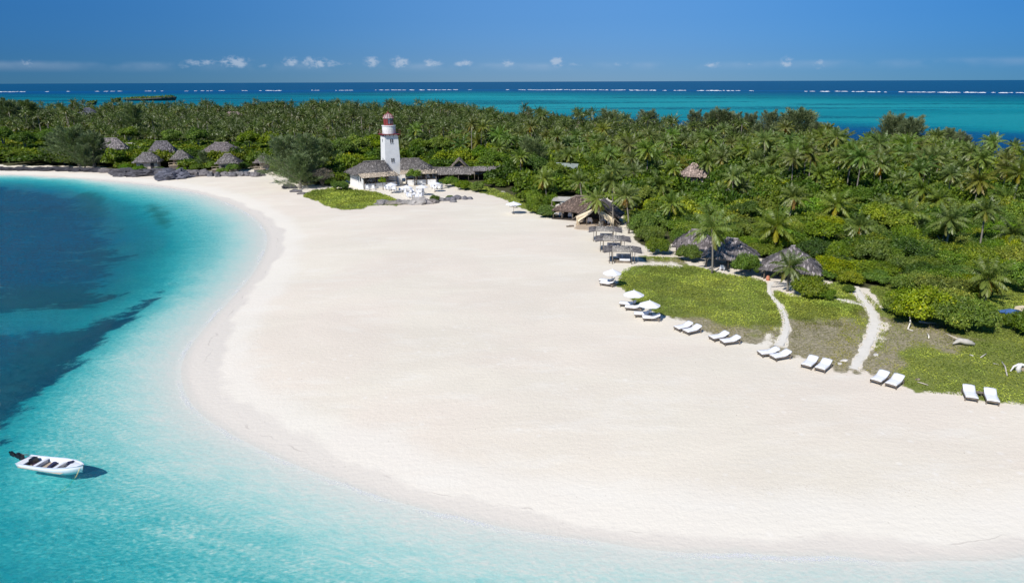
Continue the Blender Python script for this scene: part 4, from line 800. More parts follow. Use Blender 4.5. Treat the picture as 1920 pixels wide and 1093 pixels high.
# lighthouse ---------------------------------------------------------------
W0 = GZ(681.3, 355.7); TA = R(31)
b = GZ(723.3, 344.5)
LH = empty('lighthouse', (b[0]+1.0, b[1]+2.8, b[2]), R(27), label='white square tapering lighthouse tower with red lantern and gallery', cat='lighthouse')
mb = MB(); hw0, hw1, hb = 2.05, 1.66, 11.6
mb.add([(-hw0, -hw0, -.3), (hw0, -hw0, -.3), (hw0, hw0, -.3), (-hw0, hw0, -.3), (-hw1, -hw1, hb), (hw1, -hw1, hb), (hw1, hw1, hb), (-hw1, hw1, hb)], [(3, 2, 1, 0), (4, 5, 6, 7), (0, 1, 5, 4), (1, 2, 6, 5), (2, 3, 7, 6), (3, 0, 4, 7)])
body = mb.build('tower', MT['plaster'], LH)
def wallx(z): return hw0+(hw1-hw0)*(z+.3)/(hb+.3)
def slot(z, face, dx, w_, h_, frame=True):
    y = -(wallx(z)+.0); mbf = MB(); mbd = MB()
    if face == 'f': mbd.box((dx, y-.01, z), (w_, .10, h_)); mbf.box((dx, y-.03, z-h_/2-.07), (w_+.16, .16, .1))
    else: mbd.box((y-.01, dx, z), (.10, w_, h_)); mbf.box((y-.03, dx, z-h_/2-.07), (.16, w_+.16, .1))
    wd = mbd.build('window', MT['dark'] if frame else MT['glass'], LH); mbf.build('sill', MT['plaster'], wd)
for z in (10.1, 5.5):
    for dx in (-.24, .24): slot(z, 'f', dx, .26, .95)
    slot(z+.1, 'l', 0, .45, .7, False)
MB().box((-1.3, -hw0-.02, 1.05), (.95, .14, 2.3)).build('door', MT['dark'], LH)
mb = MB(); mb.box((0, 0, hb+.09), (4.4, 4.4, .12)); gal = mb.build('gallery', MT['red'], LH)
mb = MB()
for s in (-1, 1):
    for u_ in (-1.5, -.5, .5, 1.5): mb.box((u_, s*1.9, hb-.12), (.08, .45, .22)); mb.box((s*1.9, u_, hb-.12), (.45, .08, .22))
mb.build('bracket', MT['red'], gal)
mb = MB(); q = 2.18
for s in (-1, 1):
    for z in (.5, .95): mb.box((0, s*q, hb+.18+z), (q*2, .022, .022)); mb.box((s*q, 0, hb+.18+z), (.022, q*2, .022))
    for u_ in np.linspace(-q, q, 4): mb.box((u_, s*q, hb+.62), (.035, .035, .95)); mb.box((s*q, u_, hb+.62), (.035, .035, .95))
mb.build('railing', MT['red'], LH)
mb = MB(); mb.lathe([(1.62, hb+.18), (1.6, hb+1.95), (1.72, hb+1.97), (1.72, hb+2.13), (1.3, hb+2.14)], 24); mb.build('drum', MT['plaster'], LH)
z1 = hb+2.14
mb = MB(); mb.lathe([(1.2, z1), (1.2, z1+.35), (1.15, z1+.36)], 12); mb.build('lantern_base', MT['red'], LH)
mb = MB(); mb.lathe([(1.12, z1+.34), (1.12, z1+1.65)], 12); mb.build('lantern_glass', MT['glass'], LH)
mb = MB()
for k in range(12):
    a = 2*PI*k/12; mb.tube([(1.16*math.cos(a), 1.16*math.sin(a), z1+.3), (1.16*math.cos(a), 1.16*math.sin(a), z1+1.68)], .045, 4)
for z in (z1+1.05,): mb.lathe([(1.15, z-.03), (1.19, z-.03), (1.19, z+.03), (1.15, z+.03)], 12)
for a in np.radians([205, 235, 175]): mb.box((1.14*math.cos(a), 1.14*math.sin(a), z1+1.05), (.05, .58, 1.4), a)
mb.build('glazing_bars', MT['red'], LH)
mb = MB(); mb.lathe([(1.34, z1+1.62), (1.36, z1+1.74), (1.24, z1+1.85), (1.05, z1+2.25), (.72, z1+2.55), (.34, z1+2.75), (.3, z1+2.85)], 12, tint=(1.9, 9., 10.)); dm = mb.build('dome', MT['red'], LH)
mb = MB()
for k in range(12):
    a = 2*PI*k/12; pr = [(1.37, 1.73), (1.26, 1.86), (1.07, 2.26), (.74, 2.57), (.36, 2.77)]
    mb.tube([(r_*math.cos(a), r_*math.sin(a), z1+z) for r_, z in pr], .06, 4)
mb.build('dome_rib', MT['red'], dm)
mb = MB(); mb.lathe([(.3, z1+2.75), (.32, z1+2.95), (.18, z1+3.05), (.04, z1+3.15), (.03, z1+3.6)], 8); mb.build('finial', MT['red'], LH)

# left house of the lighthouse
HL = empty('veranda_house', (W0[0], W0[1], W0[2]-.05), TA, label='white house with grey thatched hip roof and open veranda left of the lighthouse tower', cat='house')
WX, DP = 8.2, 9.4
mb = MB(); mb.box((WX/2, DP/2, .6), (WX, DP, 1.3)); mb.build('plinth', MT['plaster'], HL)
mb = MB(); mb.box((WX/2, 3.0+3.1, 2.3), (WX, 6.2, 2.1)); mb.box((.12, 1.5, 2.1), (.2, 3.0, 1.6)); mb.build('wall', MT['plaster'], HL)
MB().box((WX/2, 1.45, 1.27), (WX-.3, 2.8, .08)).build('veranda_floor', MT['planks'], HL)
mb = MB(); mb.box((WX/2, .12, 2.05), (WX-.2, .06, .07))
for x in np.linspace(.2, WX-.3, 30): mb.box((x, .12, 1.65), (.04, .04, .8))
mb.build('railing', MT['wood'], HL)
for x in (2.2, 4.6, 7.0):
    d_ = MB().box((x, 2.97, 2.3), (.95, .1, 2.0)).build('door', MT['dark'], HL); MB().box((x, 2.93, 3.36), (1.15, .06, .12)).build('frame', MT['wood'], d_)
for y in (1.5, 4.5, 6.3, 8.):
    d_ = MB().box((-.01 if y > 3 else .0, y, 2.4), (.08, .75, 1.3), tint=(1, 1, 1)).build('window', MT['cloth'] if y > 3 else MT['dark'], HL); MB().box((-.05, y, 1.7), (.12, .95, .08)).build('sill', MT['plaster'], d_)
for x in (.15, 2.9, 5.6, 8.1): post(HL, x, -.25, 0, 3.0)
thatch([[(-.5, -.85, 2.85), (8.9, -.85, 2.85), (8.7, 2.3, 3.5), (-.3, 2.3, 3.5)]], HL, 'veranda_roof', (2.9, 2.65, 2.15), .12, 9, (.7, .16), rough=.5)
rf = thatch([[(-1.4, 1.9, 3.3), (8.4, 1.9, 3.3), (7.7, 5.6, 5.7), (2.3, 5.6, 5.7)], [(-1.4, 9.6, 3.3), (-1.4, 1.9, 3.3), (2.3, 5.6, 5.7)], [(8.4, 9.6, 3.3), (-1.4, 9.6, 3.3), (2.3, 5.6, 5.7), (7.7, 5.6, 5.7)]], HL, 'roof', (1, 1, 1)); ridge_cap(rf, (2.3, 5.6, 5.75), (7.7, 5.6, 5.75))
def chair(x, y, z, rz, label, group, kind='lounge', s=1.):
    e = empty('armchair', (x, y, z), rz, label=label, cat='chair', group=group)
    mb = MB(); mb.box((0, 0, .40*s), (.62*s, .6*s, .14*s)); mb.build('seat', MT['cloth'], e)
    mb = MB(); mb.box((0, .28*s, .68*s), (.6*s, .12*s, .55*s), tilt=0); mb.build('backrest', MT['cloth'], e)
    for sx in (-1, 1): MB().box((sx*.33*s, 0, .45*s), (.09, .62*s, .42*s)).build('armrest', MT['white'], e)
    for sx in (-1, 1):
        for sy in (-1, 1): MB().box((sx*.27*s, sy*.24*s, .17*s), (.06, .06, .34*s)).build('leg', MT['white'], e)
    return e
def table(x, y, z, label, group, s=1., rz=0, round_=True):
    e = empty('terrace_table', (x, y, z), rz, label=label, cat='table', group=group)
    mb = MB(); (mb.lathe([(.05, .70), (.55*s, .70), (.56*s, .75), (.02, .752)], 14) if round_ else mb.box((0, 0, .72), (1.2*s, .8*s, .06))); mb.build('tabletop', MT['white'], e)
    for a in (45, 135, 225, 315): MB().tube([(.38*s*math.cos(R(a)), .38*s*math.sin(R(a)), 0), (.2*s*math.cos(R(a)), .2*s*math.sin(R(a)), .7)], .04, 4).build('leg', MT['white'], e)
    return e
def loc2w(e, x, y, z=0):
    c, s = math.cos(e.rotation_euler[2]), math.sin(e.rotation_euler[2]); return e.location[0]+x*c-y*s, e.location[1]+x*s+y*c, e.location[2]+z
vt = [('left', 1.6), ('middle', 4.2), ('right', 6.6)]
for nm, x in vt:
    X, Y, Z_ = loc2w(HL, x, 1.4, 1.31); tb = table(X, Y, Z_, f'small table, {nm} one of three on the veranda left of the tower', 'veranda tables', .7)
    X, Y, Z_ = loc2w(HL, x+.95, 1.6, 1.31); chair(X, Y, Z_, TA+1.2, f'chair beside the {nm} table on the veranda left of the tower', 'veranda chairs', s=.9)
# right house of the lighthouse
b = GZ(760.5, 347.5); HR = empty('veranda_house', (b[0], b[1], b[2]-.05), R(8), label='white house with shaded dark thatched roof and veranda right of the lighthouse tower', cat='house')
WX = 7.6
mb = MB(); mb.box((WX/2, 4.2, .6), (WX, 8.4, 1.3)); mb.build('plinth', MT['plaster'], HR)
mb = MB(); mb.box((WX/2-.4, 5.8, 2.25), (WX-.8, 5.4, 2.0)); mb.build('wall', MT['plaster'], HR)
MB().box((WX/2, 1.5, 1.27), (WX-.3, 2.9, .08)).build('veranda_floor', MT['planks'], HR)
mb = MB(); mb.box((WX/2+1.2, .12, 2.05), (WX-2.6, .06, .07))
for x in np.linspace(2.5, WX-.2, 18): mb.box((x, .12, 1.65), (.04, .04, .8))
mb.build('railing', MT['wood'], HR)
for x in (2.6, 4.4, 6.2):
    d_ = MB().box((x, 3.07, 2.25), (.85, .1, 1.9)).build('door', MT['dark'], HR); MB().box((x, 3.03, 3.26), (1.05, .06, .12)).build('frame', MT['wood'], d_)
for x in (.2, 2.6, 5., 7.4): post(HR, x, -.2, 0, 2.95)
thatch([[(-1.3, -.8, 2.8), (7.6, -.8, 2.8), (7.5, 2.3, 3.4), (-1.0, 2.3, 3.4)]], HR, 'veranda_roof', (2.9, 2.65, 2.15), .12, 9, (.7, .16), rough=.5)
rf = thatch([[(-1.2, 1.9, 3.2), (7.0, 1.9, 3.2), (3.6, 5.6, 5.7), (-1.0, 5.6, 5.7)], [(7.0, 1.9, 3.2), (7.0, 9.4, 3.2), (3.6, 5.6, 5.7)], [(7.0, 9.4, 3.2), (-1.2, 9.4, 3.2), (-1.0, 5.6, 5.7), (3.6, 5.6, 5.7)]], HR, 'roof', (.9, .9, .9)); ridge_cap(rf, (-1., 5.6, 5.75), (3.6, 5.6, 5.75))
X, Y, Z_ = loc2w(HR, 5.6, 1.4, 1.31); chair(X, Y, Z_, .4, 'chair on the veranda right of the tower', None, s=.9)
# stair between them
b = GZ(741, 349); st = empty('white_staircase', b-[0, 0, .05], R(18), label='white masonry steps with low walls rising to the tower door', cat='staircase')
mb = MB()
for k in range(7): mb.box((0, .35*k+.2, .09+.085*k), (1.7, .38, .19+.17*k))
mb.build('steps', MT['plaster'], st)
for s in (-1, 1): MB().add([(s*1.0-.14, -.1, 0), (s*1.0+.14, -.1, 0), (s*1.0+.14, 2.8, 0), (s*1.0-.14, 2.8, 0), (s*1.0-.14, -.1, .5), (s*1.0+.14, -.1, .5), (s*1.0+.14, 2.8, 1.9), (s*1.0-.14, 2.8, 1.9)], [(3, 2, 1, 0), (4, 5, 6, 7), (0, 1, 5, 4), (1, 2, 6, 5), (2, 3, 7, 6), (3, 0, 4, 7)]).build('parapet', MT['plaster'], st)
# long low thatched walkway to the right
b = GZ(812, 340); wk = empty('thatched_walkway', (b[0]-1.5, b[1]+1, b[2]), R(6), label='long low thatched walkway roof running right from the lighthouse houses', cat='walkway')
L_ = 20.5; rf = thatch([[(0, -2.4, 1.8), (L_, -1.9, 1.7), (L_, .2, 2.8), (0, 0, 3.2)], [(L_, 2.4, 1.7), (0, 2.6, 1.8), (0, 0, 3.2), (L_, .2, 2.8)]], wk, 'roof', (1.2, 1.2, 1.2)); ridge_cap(rf, (0, 0, 3.25), (L_, .2, 2.85))
for x in np.linspace(.3, L_-.3, 9): post(wk, x, -1.9, 0, 1.95); post(wk, x, 1.8, 0, 2.1)
MB().box((7.5, 1.5, 1.0), (15, .15, 1.8)).build('wall', MT['darkwood'], wk)
# second reach of thatch
b = GZ(900, 345); w2 = empty('thatched_shed', (b[0], b[1]+6, b[2]), R(2), label='narrow thatched shed roof showing above the shrub bank', cat='shed')
thatch([[(-2, -1.8, 2.6), (7, -1.8, 2.6), (7, 0, 3.5), (-2, 0, 3.5)], [(7, 1.8, 2.6), (-2, 1.8, 2.6), (-2, 0, 3.5), (7, 0, 3.5)]], w2, 'roof', (1.2, 1.2, 1.25))
for x in (-1.6, 2.4, 6.6): post(w2, x, -1.5, 0, 2.7); post(w2, x, 1.5, 0, 2.7)
def hutbase(px, py, rz, label, w_, d_, rl, z0, h, tint=(1, 1, 1), walls=None, posts=True, dy=0., cat='hut', name='thatched_hut', wallm='plaster', deck=None):
    p = G(px, py, 1.25+z0+h); p[2] = ground_z(p[0], p[1]); e = empty(name, (p[0], p[1]+dy, p[2]-.03), rz, label=label, cat=cat)
    rf = thatch(hip(w_, d_, rl, z0, h), e, 'roof', tint); ridge_cap(rf, (-rl/2, 0, z0+h+.05), (rl/2, 0, z0+h+.05), tint)
    if posts:
        for x in (-w_/2+.7, 0, w_/2-.7):
            for y in (-d_/2+.7, d_/2-.7): post(e, x, y, 0, z0+.35)
    if walls:
        ww, wd, wh = walls; mb = MB(); mb.box((0, 0, wh/2), (ww, wd, wh), 0, (.62, .56, .50)); mb.build('wall', MT[wallm], e)
        for x in (-ww*.25, ww*.25): MB().box((x, -wd/2-.02, wh*.52), (.9, .1, 1.5 if x > 0 else 1.1)).build('window' if x < 0 else 'door', MT['dark'], e)
    if deck:
        mb = MB(); mb.box((deck[0], -d_/2-.4, .55), (2.4, 2.2, 1.1), tint=(.75, .75, .8)); dk = mb.build('porch', MT['rock'] if deck[1] else MT['wood'], e)
        mb = MB(); mb.box((deck[0], -d_/2-.4, 1.13), (2.6, 2.4, .08)); mb.build('floor', MT['planks'], dk)
        mb = MB()
        for x in (-1.1, 0, 1.1): mb.box((deck[0]+x, -d_/2-1.45, 1.55), (.07, .07, .85))
        mb.box((deck[0], -d_/2-1.45, 1.95), (2.5, .09, .09)); mb.build('railing', MT['planks'], dk)
    return e
# coastal huts on the cove ledge
hutbase(275, 284.5, R(16), 'first coastal hut with grey thatch and pale wall above the black rock ledge', 7.2, 6.2, 2.6, 2.7, 2.3, (1.15, 1.15, 1.2), (5.4, 4.6, 2.9), False)
hutbase(302, 265, R(20), 'tall grey thatched hut roof behind the first coastal hut', 8.5, 7., 3.6, 2.8, 3.2, (1.0, 1.0, 1.12), (6, 5, 2.8), False)
hutbase(207, 259.5, R(25), 'leftmost thatched roof, half hidden by the big dark casuarina', 10, 7.2, 3.8, 2.8, 3.4, (1.6, 1.55, 1.6), (6, 5, 2.8), False)
hutbase(338, 282, R(12), 'second coastal hut with a small wooden porch above the ledge', 5.6, 5.2, 1.6, 2.7, 2.2, (1.05, 1.05, 1.05), (4, 3.6, 2.9), False, deck=(-1.5, 0), wallm='canvas')
hutbase(427, 288, R(8), 'third coastal hut with grey thatch behind two round bushes', 6.4, 5.6, 1.8, 2.6, 2.3, (1.1, 1.1, 1.1), (4.6, 4, 2.8), False, deck=(-2.4, 0))
hutbase(415, 268, R(-12), 'long low thatched roof sloping to the right behind the third coastal hut', 12, 7, 5., 2.7, 2.8, (1.05, 1., 1.05), (8, 5, 2.8), False)
h5 = hutbase(492.5, 289, R(0), 'fourth coastal hut, small open-fronted pavilion with a bench', 4.6, 4.4, .5, 2.75, 2.1, (1.05, 1.0, 1.), None, True, deck=(-.3, 1))
MB().box((0, 1.2, 1.35), (3.2, .12, 2.6)).build('wall', MT['canvas'], h5); MB().box((.8, .3, .8), (1.2, .8, .5)).build('bench', MT['cloth'], h5)
p = GZ(240, 285); sh_ = empty('lean_to', p, R(20), label='small pale lean-to roof right of the leftmost thatched roof', cat='shed')
MB().slab([(-1.8, -1.2, 2.6), (1.8, -1.2, 2.6), (1.8, 1.2, 3.1), (-1.8, 1.2, 3.1)], .12).build('roof', MT['sail'], sh_)
for x in (-1.6, 1.6): post(sh_, x, -1, 0, 2.5); post(sh_, x, 1, 0, 3)
p = GZ(465, 318); fw = empty('timber_fence', p, R(3), label='low dark timber fence between the third and fourth coastal huts', cat='fence')
mb = MB(); mb.box((0, 0, .75), (7.5, .06, .1)); mb.box((0, 0, .35), (7.5, .06, .1)); mb.build('rail', MT['wood'], fw)
for x in np.linspace(-3.6, 3.6, 6): post(fw, x, .02, 0, 1, .06)
# peaked A roof behind the walkway, lone roofs in the thicket, far roofs
p = G(861, 296, 6.2); p[2] = ground_z(p[0], p[1]); af = empty('peaked_hut', (p[0], p[1], p[2]), R(3), label='small peaked thatch hut with gable front behind the long walkway', cat='hut')
thatch([[(-2.9, -2.6, 1.9), (-2.9, 2.6, 1.9), (0, 2.2, 4.9), (0, -3.1, 4.9)], [(2.9, 2.6, 1.9), (2.9, -2.6, 1.9), (0, -3.1, 4.9), (0, 2.2, 4.9)]], af, 'roof', (1.55, 1.4, 1.25))
thatch([[(-1.9, -2.1, 2.2), (1.9, -2.1, 2.2), (0, -1.9, 4.3)]], af, 'gable', (1.3, 1.15, 1.0))
thatch([[(-2.8, -3.2, 1.3), (2.8, -3.2, 1.3), (2.2, -1.9, 2.3), (-2.2, -1.9, 2.3)]], af, 'porch_roof', (1.2, 1.1, 1.05))
for x in (-2.4, 2.4): post(af, x, -2.9, 0, 1.4); post(af, x, 2.2, 0, 2.2)
hutbase(1302, 307, R(-14), 'lone reddish-brown thatched roof surrounded by palms in the thicket', 6.8, 5.6, 1.0, 2.7, 2.7, (1.9, 1.6, 1.45), (4.4, 3.6, 2.8), True)
hutbase(1363, 356, R(-10), 'small grey roof glimpsed between two palm trunks in the thicket', 3.2, 3., 1., 2.3, 1.3, (1.3, 1.3, 1.5), None, True)
hutbase(1600, 276, R(-10), 'pale thatched hut near the rear shore behind the tallest windblown palm', 7., 5.6, 2.6, 2.2, 1.7, (1.5, 1.4, 1.45), (5, 4, 2.3), False)
hutbase(1912, 318, R(-8), 'thatched hut with pale wall at the far right edge', 7., 5.6, 2.4, 2.2, 1.9, (1.0, .95, 1.05), (5, 4, 3), False)
hutbase(164, 203, R(6), 'dark blue-grey roof above the far palms on the left', 11, 8, 3, 5.8, 3.0, (.75, .85, 1.2), (8, 6, 5.8), False)
hutbase(437, 210.5, R(0), 'pinkish-brown roof just showing above the distant palm crowns', 11, 7, 6, 4.7, 2.0, (1.7, 1.4, 1.4), (8, 5, 4.8), False)
p = GZ(1061, 335); gr = empty('metal_roofed_shed', p, R(-14), label='green-grey metal roof half hidden by the grove behind the lodge', cat='shed')
MB().slab([(-2.9, -1.7, 2.6), (2.9, -1.7, 2.4), (2.9, 1.8, 3.6), (-2.9, 1.8, 3.8)], .06).build('roof', MT['iron'], gr); MB().box((0, .2, 1.25), (4.8, 2.6, 2.4)).build('wall', MT['darkwood'], gr)
# three open shelters on the right
def shelter(px, py, rz, label, w_, d_, rl, z0, h, tint): return hutbase(px, py, rz, label, w_, d_, rl, z0, h, tint, None, True, name='thatched_shelter', cat='shelter')
S1 = shelter(1306, 432, R(-20), 'left open thatched shelter on posts, partly hidden by a round bush', 6.2, 5.0, 1.4, 1.45, 2.0, (1.05, 1.0, 1.05))
S2 = shelter(1373, 449, R(-24), 'middle open thatched shelter with a palm shadow across its roof', 7.0, 5.4, 1.5, 1.45, 2.2, (1.2, 1.18, 1.25))
S3 = shelter(1487, 463, R(-24), 'right open thatched shelter behind the short drooping palm', 7.2, 5.6, .5, 1.35, 2.6, (1.15, 1.13, 1.2))
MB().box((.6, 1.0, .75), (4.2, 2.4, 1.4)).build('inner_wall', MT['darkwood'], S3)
X, Y, Z_ = loc2w(S3, -2.4, -2.6); o = MB().lathe([(.16, 0), (.25, .2), (.22, .45), (.14, .55), (.17, .62)], 12, tint=(2.6, 1.1, .7)).build('clay_pot', MT['thatch'], None, True, loc=(X, Y, Z_)); set_prop(o, 'orange clay pot at the front corner of the right thatched shelter', 'pot')
X, Y, Z_ = loc2w(S2, -.6, -2.9); chair(X, Y, Z_, 2.6, 'low dark chair under the edge of the middle thatched shelter', None, s=.8)
X, Y, Z_ = loc2w(S2, .4, 1.2); e = empty('daybed', (X, Y, Z_), R(-24), label='shaded daybed inside the middle thatched shelter', cat='daybed')
MB().box((0, 0, .3), (2., 1.1, .3)).build('frame', MT['wood'], e); MB().box((0, 0, .52), (1.9, 1., .16)).build('mattress', MT['cloth'], e)

# the lodge: dark thatch hall + cream tent ----------------------------------
p = GZ(1075, 409); LD = empty('thatched_hall', (p[0], p[1], p[2]-.03), R(-24), label='dark brown thatched hall of the beach lodge, open on posts', cat='hall')
rf = thatch([[(-3.3, -2.6, 1.7), (3.0, -2.6, 1.7), (3.6, 1.8, 3.75), (-.4, 1.8, 3.75)], [(-3.3, 5.4, 1.7), (-3.3, -2.6, 1.7), (-.4, 1.8, 3.75)], [(4.6, 5.6, 1.7), (-3.3, 5.4, 1.7), (-.4, 1.8, 3.75), (3.6, 1.8, 3.75)]], LD, 'roof', (.95, .74, .62))
ridge_cap(rf, (-.4, 1.8, 3.8), (3.6, 1.8, 3.8), (.8, .7, .6))
for x in (-3.1, -1.4, .6, 2.5): post(LD, x, -2.1, 0, 1.85, .1)
for x in (-3.1, 3.2): post(LD, x, 4.8, 0, 1.85, .1)
MB().box((0, 3.8, .9), (6.0, .12, 1.7)).build('back_wall', MT['darkwood'], LD)
MB().box((0, .8, .08), (6.6, 6.4, .12)).build('floor', MT['darkwood'], LD)
for nm, x in (('left', -2.2), ('middle', -.4), ('right', 1.7)):
    X, Y, Z_ = loc2w(LD, x, -.4, .15); chair(X, Y, Z_, R(150), f'white armchair in the shade of the dark thatched hall, {nm} of three', 'armchairs in the thatched hall')
p = GZ(1123, 419); TN = empty('canvas_tent', (p[0], p[1], p[2]-.03), R(-20), label='cream canvas tent with steep thatch gable behind palms', cat='tent')
# canvas roof with swept front edges, thatch over it, crossed poles
def cloth_grid(f, nu, nv, name, parent, m):
    V = [f(i/nu, j/nv) for i in range(nu+1) for j in range(nv+1)]; q = [[i*(nv+1)+j, (i+1)*(nv+1)+j, (i+1)*(nv+1)+j+1, i*(nv+1)+j+1] for i in range(nu) for j in range(nv)]
    return meshobj(name, npmesh(name, np.array(V), np.array(q), m, np.ones((len(V), 3)), True), parent)
for s in (-1, 1):
    def f(u_, v_, s=s):
        # u: front (0) to back (1), v: ridge (0) to eave (1)
        x = s*(.05+3.0*v_**.9); y = -3.0+6.2*u_-(.5*(1-u_)*(1-v_)); z = 3.45-1.9*v_**.85-.35*math.sin(PI*v_)*(1-u_); z += .12*math.sin(v_*9+u_*3)*(.3+v_)*.4
        return (x, y, z)
    cloth_grid(f, 10, 10, 'canvas_roof', TN, MT['canvas'])
    def g(u_, v_, s=s):
        x = s*(3.05+.28*v_+.10*math.sin(u_*22)*v_-.5*(1-v_)*0); y = -3.0+1.9*u_; z = 1.52*(1-v_)+.02
        return (x-s*.25*math.sin(PI*v_), y, z)
    cloth_grid(g, 12, 6, 'side_curtain', TN, MT['canvas'])
for s in (-1, 1):
    def fl(u_, v_, s=s):      # front flap swept aside from the ridge to the corner pole
        top = np.array([s*(.02+3.35*u_), -3.15, 3.35-1.75*u_]); bot = np.array([s*(.25+2.6*u_+.25*math.sin(PI*u_)), -3.45-.15*math.sin(u_*6), 2.75-2.0*u_**.75])
        return tuple(top*(1-v_)+bot*v_+np.array([0, .10*math.sin(v_*PI*3+u_*2), 0]))
    cloth_grid(fl, 10, 8, 'front_flap', TN, MT['canvas'])
    def gt_(u_, v_, s=s): return (s*(2.75+.65*u_-.15*math.sin(PI*v_)), -3.2+.14*math.sin(u_*13), 1.7*(1-v_)+.02)
    cloth_grid(gt_, 10, 5, 'tied_curtain', TN, MT['canvas'])
thatch([[(-3.4, 3.4, 1.6), (-3.4, -1.6, 1.6), (0, -1.5, 4.0), (0, 3.4, 4.0)], [(3.9, -1.6, 1.5), (3.9, 3.4, 1.5), (0, 3.4, 4.0), (0, -1.5, 4.0)]], TN, 'thatch_roof', (1.15, 1.08, 1.15))
for s in (-1, 1):
    MB().tube([(s*4.3, -2.9, .8), (s*-.4, -2.2, 4.6)], .09, 6).build('gable_pole', MT['wood'], TN, True)
    post(TN, s*3.0, -3.0, 0, 1.6, .1); post(TN, s*1.4, -3.2, 0, 2.2, .07)
for x, dx in ((3.6, 1.1), (4.0, 1.7)): MB().tube([(x, -2.6, 0), (x-dx, -1.9, 2.6)], .08, 6).build('prop_pole', MT['wood'], TN, True)
MB().box((0, 2.9, 1.), (6., .1, 2.)).build('back_wall', MT['darkwood'], TN)
MB().box((.1, -.6, .12), (6.6, 6.6, .22)).build('floor', MT['planks'], TN)
p2 = loc2w(TN, .1, -4.9); DK = empty('timber_deck', p2, R(-20), label='low tan timber deck in front of the cream tent', cat='deck')
MB().box((0, 0, .09), (6., 1.9, .16)).build('boards', MT['planks'], DK); MB().box((0, -1.15, .05), (5., .4, .1)).build('step', MT['planks'], DK)
for nm, x, y in (('left', -1.2, -1.6), ('rear', .9, -.2), ('right', 2.4, -1.9)):
    X, Y, Z_ = loc2w(TN, x, y, .24); chair(X, Y, Z_, R(160), f'white armchair inside the cream tent, {nm} one', 'armchairs in the cream tent', s=1.15)
X, Y, Z_ = loc2w(TN, .9, -2.3, .24); o = MB().lathe([(.42, 0), (.46, .1), (.4, .5), (.45, .55), (.43, .6)], 14, tint=(1.6, 1.6, 1.6)).build('round_pouffe', MT['sail'], None, True, loc=(X, Y, Z_)); set_prop(o, 'pale round drum table at the front of the cream tent', 'table')
X, Y, Z_ = loc2w(TN, -4.0, -4.4, -.02); o = MB().box((0, 0, .12), (1.3, .5, .2), .3).box((.2, 0, .26), (.7, .35, .1), .3).build('low_bench', MT['wood'], None, loc=(X, Y, Z_)); set_prop(o, 'small grey wooden bench on the sand left of the tent deck', 'bench')
# shade at the left of the lodge
p = GZ(1052, 400.5); SD = empty('shade_canopy', p, R(-14), label='flat pale shade canopy on posts at the left end of the lodge', cat='canopy')
def f(u_, v_): return (-1.6+3.2*u_, -1.6+3.4*v_, 2.55+.35*v_-.28*math.sin(PI*u_)*math.sin(PI*v_))
cloth_grid(f, 8, 8, 'canopy', SD, MT['sail'])
for x in (-1.5, 1.5): post(SD, x, -1.5, 0, 2.6); post(SD, x, 1.7, 0, 2.95)
X, Y, Z_ = loc2w(SD, -.3, .2); e = empty('daybed', (X, Y, Z_), R(-14), label='daybed with pink cushions under the flat shade canopy', cat='daybed'); MB().box((0, 0, .3), (2., 1.2, .35)).build('frame', MT['planks'], e); MB().box((0, 0, .56), (1.9, 1.1, .2), tint=(1, .85, .8)).build('mattress', MT['cloth'], e)
for x in (-.6, .1, .7): MB().box((x, .42, .82), (.6, .2, .38), tilt=.1, tint=(1, .72, .62)).build('cushion', MT['cloth'], e)
X, Y, Z_ = loc2w(SD, -.7, -1.9); o = MB().box((0, 0, .32), (2.2, .9, .1), 0).box((-.8, 0, .14), (.15, .7, .28)).box((.8, 0, .14), (.15, .7, .28)).build('low_table', MT['white'], None, loc=(X, Y, Z_), rz=R(-10)); set_prop(o, 'long low white table on the sand by the flat shade canopy', 'table')

# three flat sun shades ------------------------------------------------------
def pavilion(px, py, rz, label, nm):
    p = GZ(px, py); e = empty('thatched_pergola', (p[0], p[1], p[2]-.02), rz, label=label, cat='sun shade', group='flat sun shades on the sand beside the lodge')
    thatch([[(-1.45, -1.35, 1.78), (1.35, -1.35, 1.78), (1.3, 1.35, 2.02), (-1.35, 1.35, 2.02)]], e, 'shade_top', (2.3, 2.3, 2.15), .08, 14, (.5, .10), MT['sail'] if False else MT['thatch'], .35)
    thatch([[(-2.55, -1.25, 1.56), (-1.5, -1.35, 1.78), (-1.4, 1.35, 2.02), (-2.5, 1.5, 1.86)]], e, 'left_wing', (1.15, 1.15, 1.2), .06, 16, (.55, .12), None, .7)
    thatch([[(1.4, -1.35, 1.78), (2.6, -1.2, 1.55), (2.6, 1.4, 1.82), (1.35, 1.35, 2.02)]], e, 'right_wing', (1.15, 1.15, 1.2), .06, 16, (.55, .12), None, .7)
    for x in (-1.35, 1.25): post(e, x, -1.2, 0, 1.78, .06); post(e, x, 1.2, 0, 2.0, .06)
    for x in (-1.75, 1.65): post(e, x, -.9, 0, 1.7, .05)
    X, Y, Z_ = loc2w(e, 0, 0); d_ = empty('shaded_daybed', (X, Y, Z_), rz, label=f'grey and white daybed with cushions under the {nm} flat sun shade', cat='daybed', group='daybeds under the flat sun shades')
    MB().box((0, .1, .2), (2.2, 1.5, .32)).build('frame', MT['wood'], d_); MB().box((.35, -.2, .45), (1.4, .9, .2)).build('mattress', MT['cloth'], d_)
    MB().box((.2, .6, .75), (1.9, .18, .55)).build('backrest', MT['cloth'], d_)
    for x in (-.3, .4, .9): MB().box((x, .4, .72), (.45, .16, .38), tilt=.2, tint=(.35, .37, .42)).build('cushion', MT['cloth'], d_)
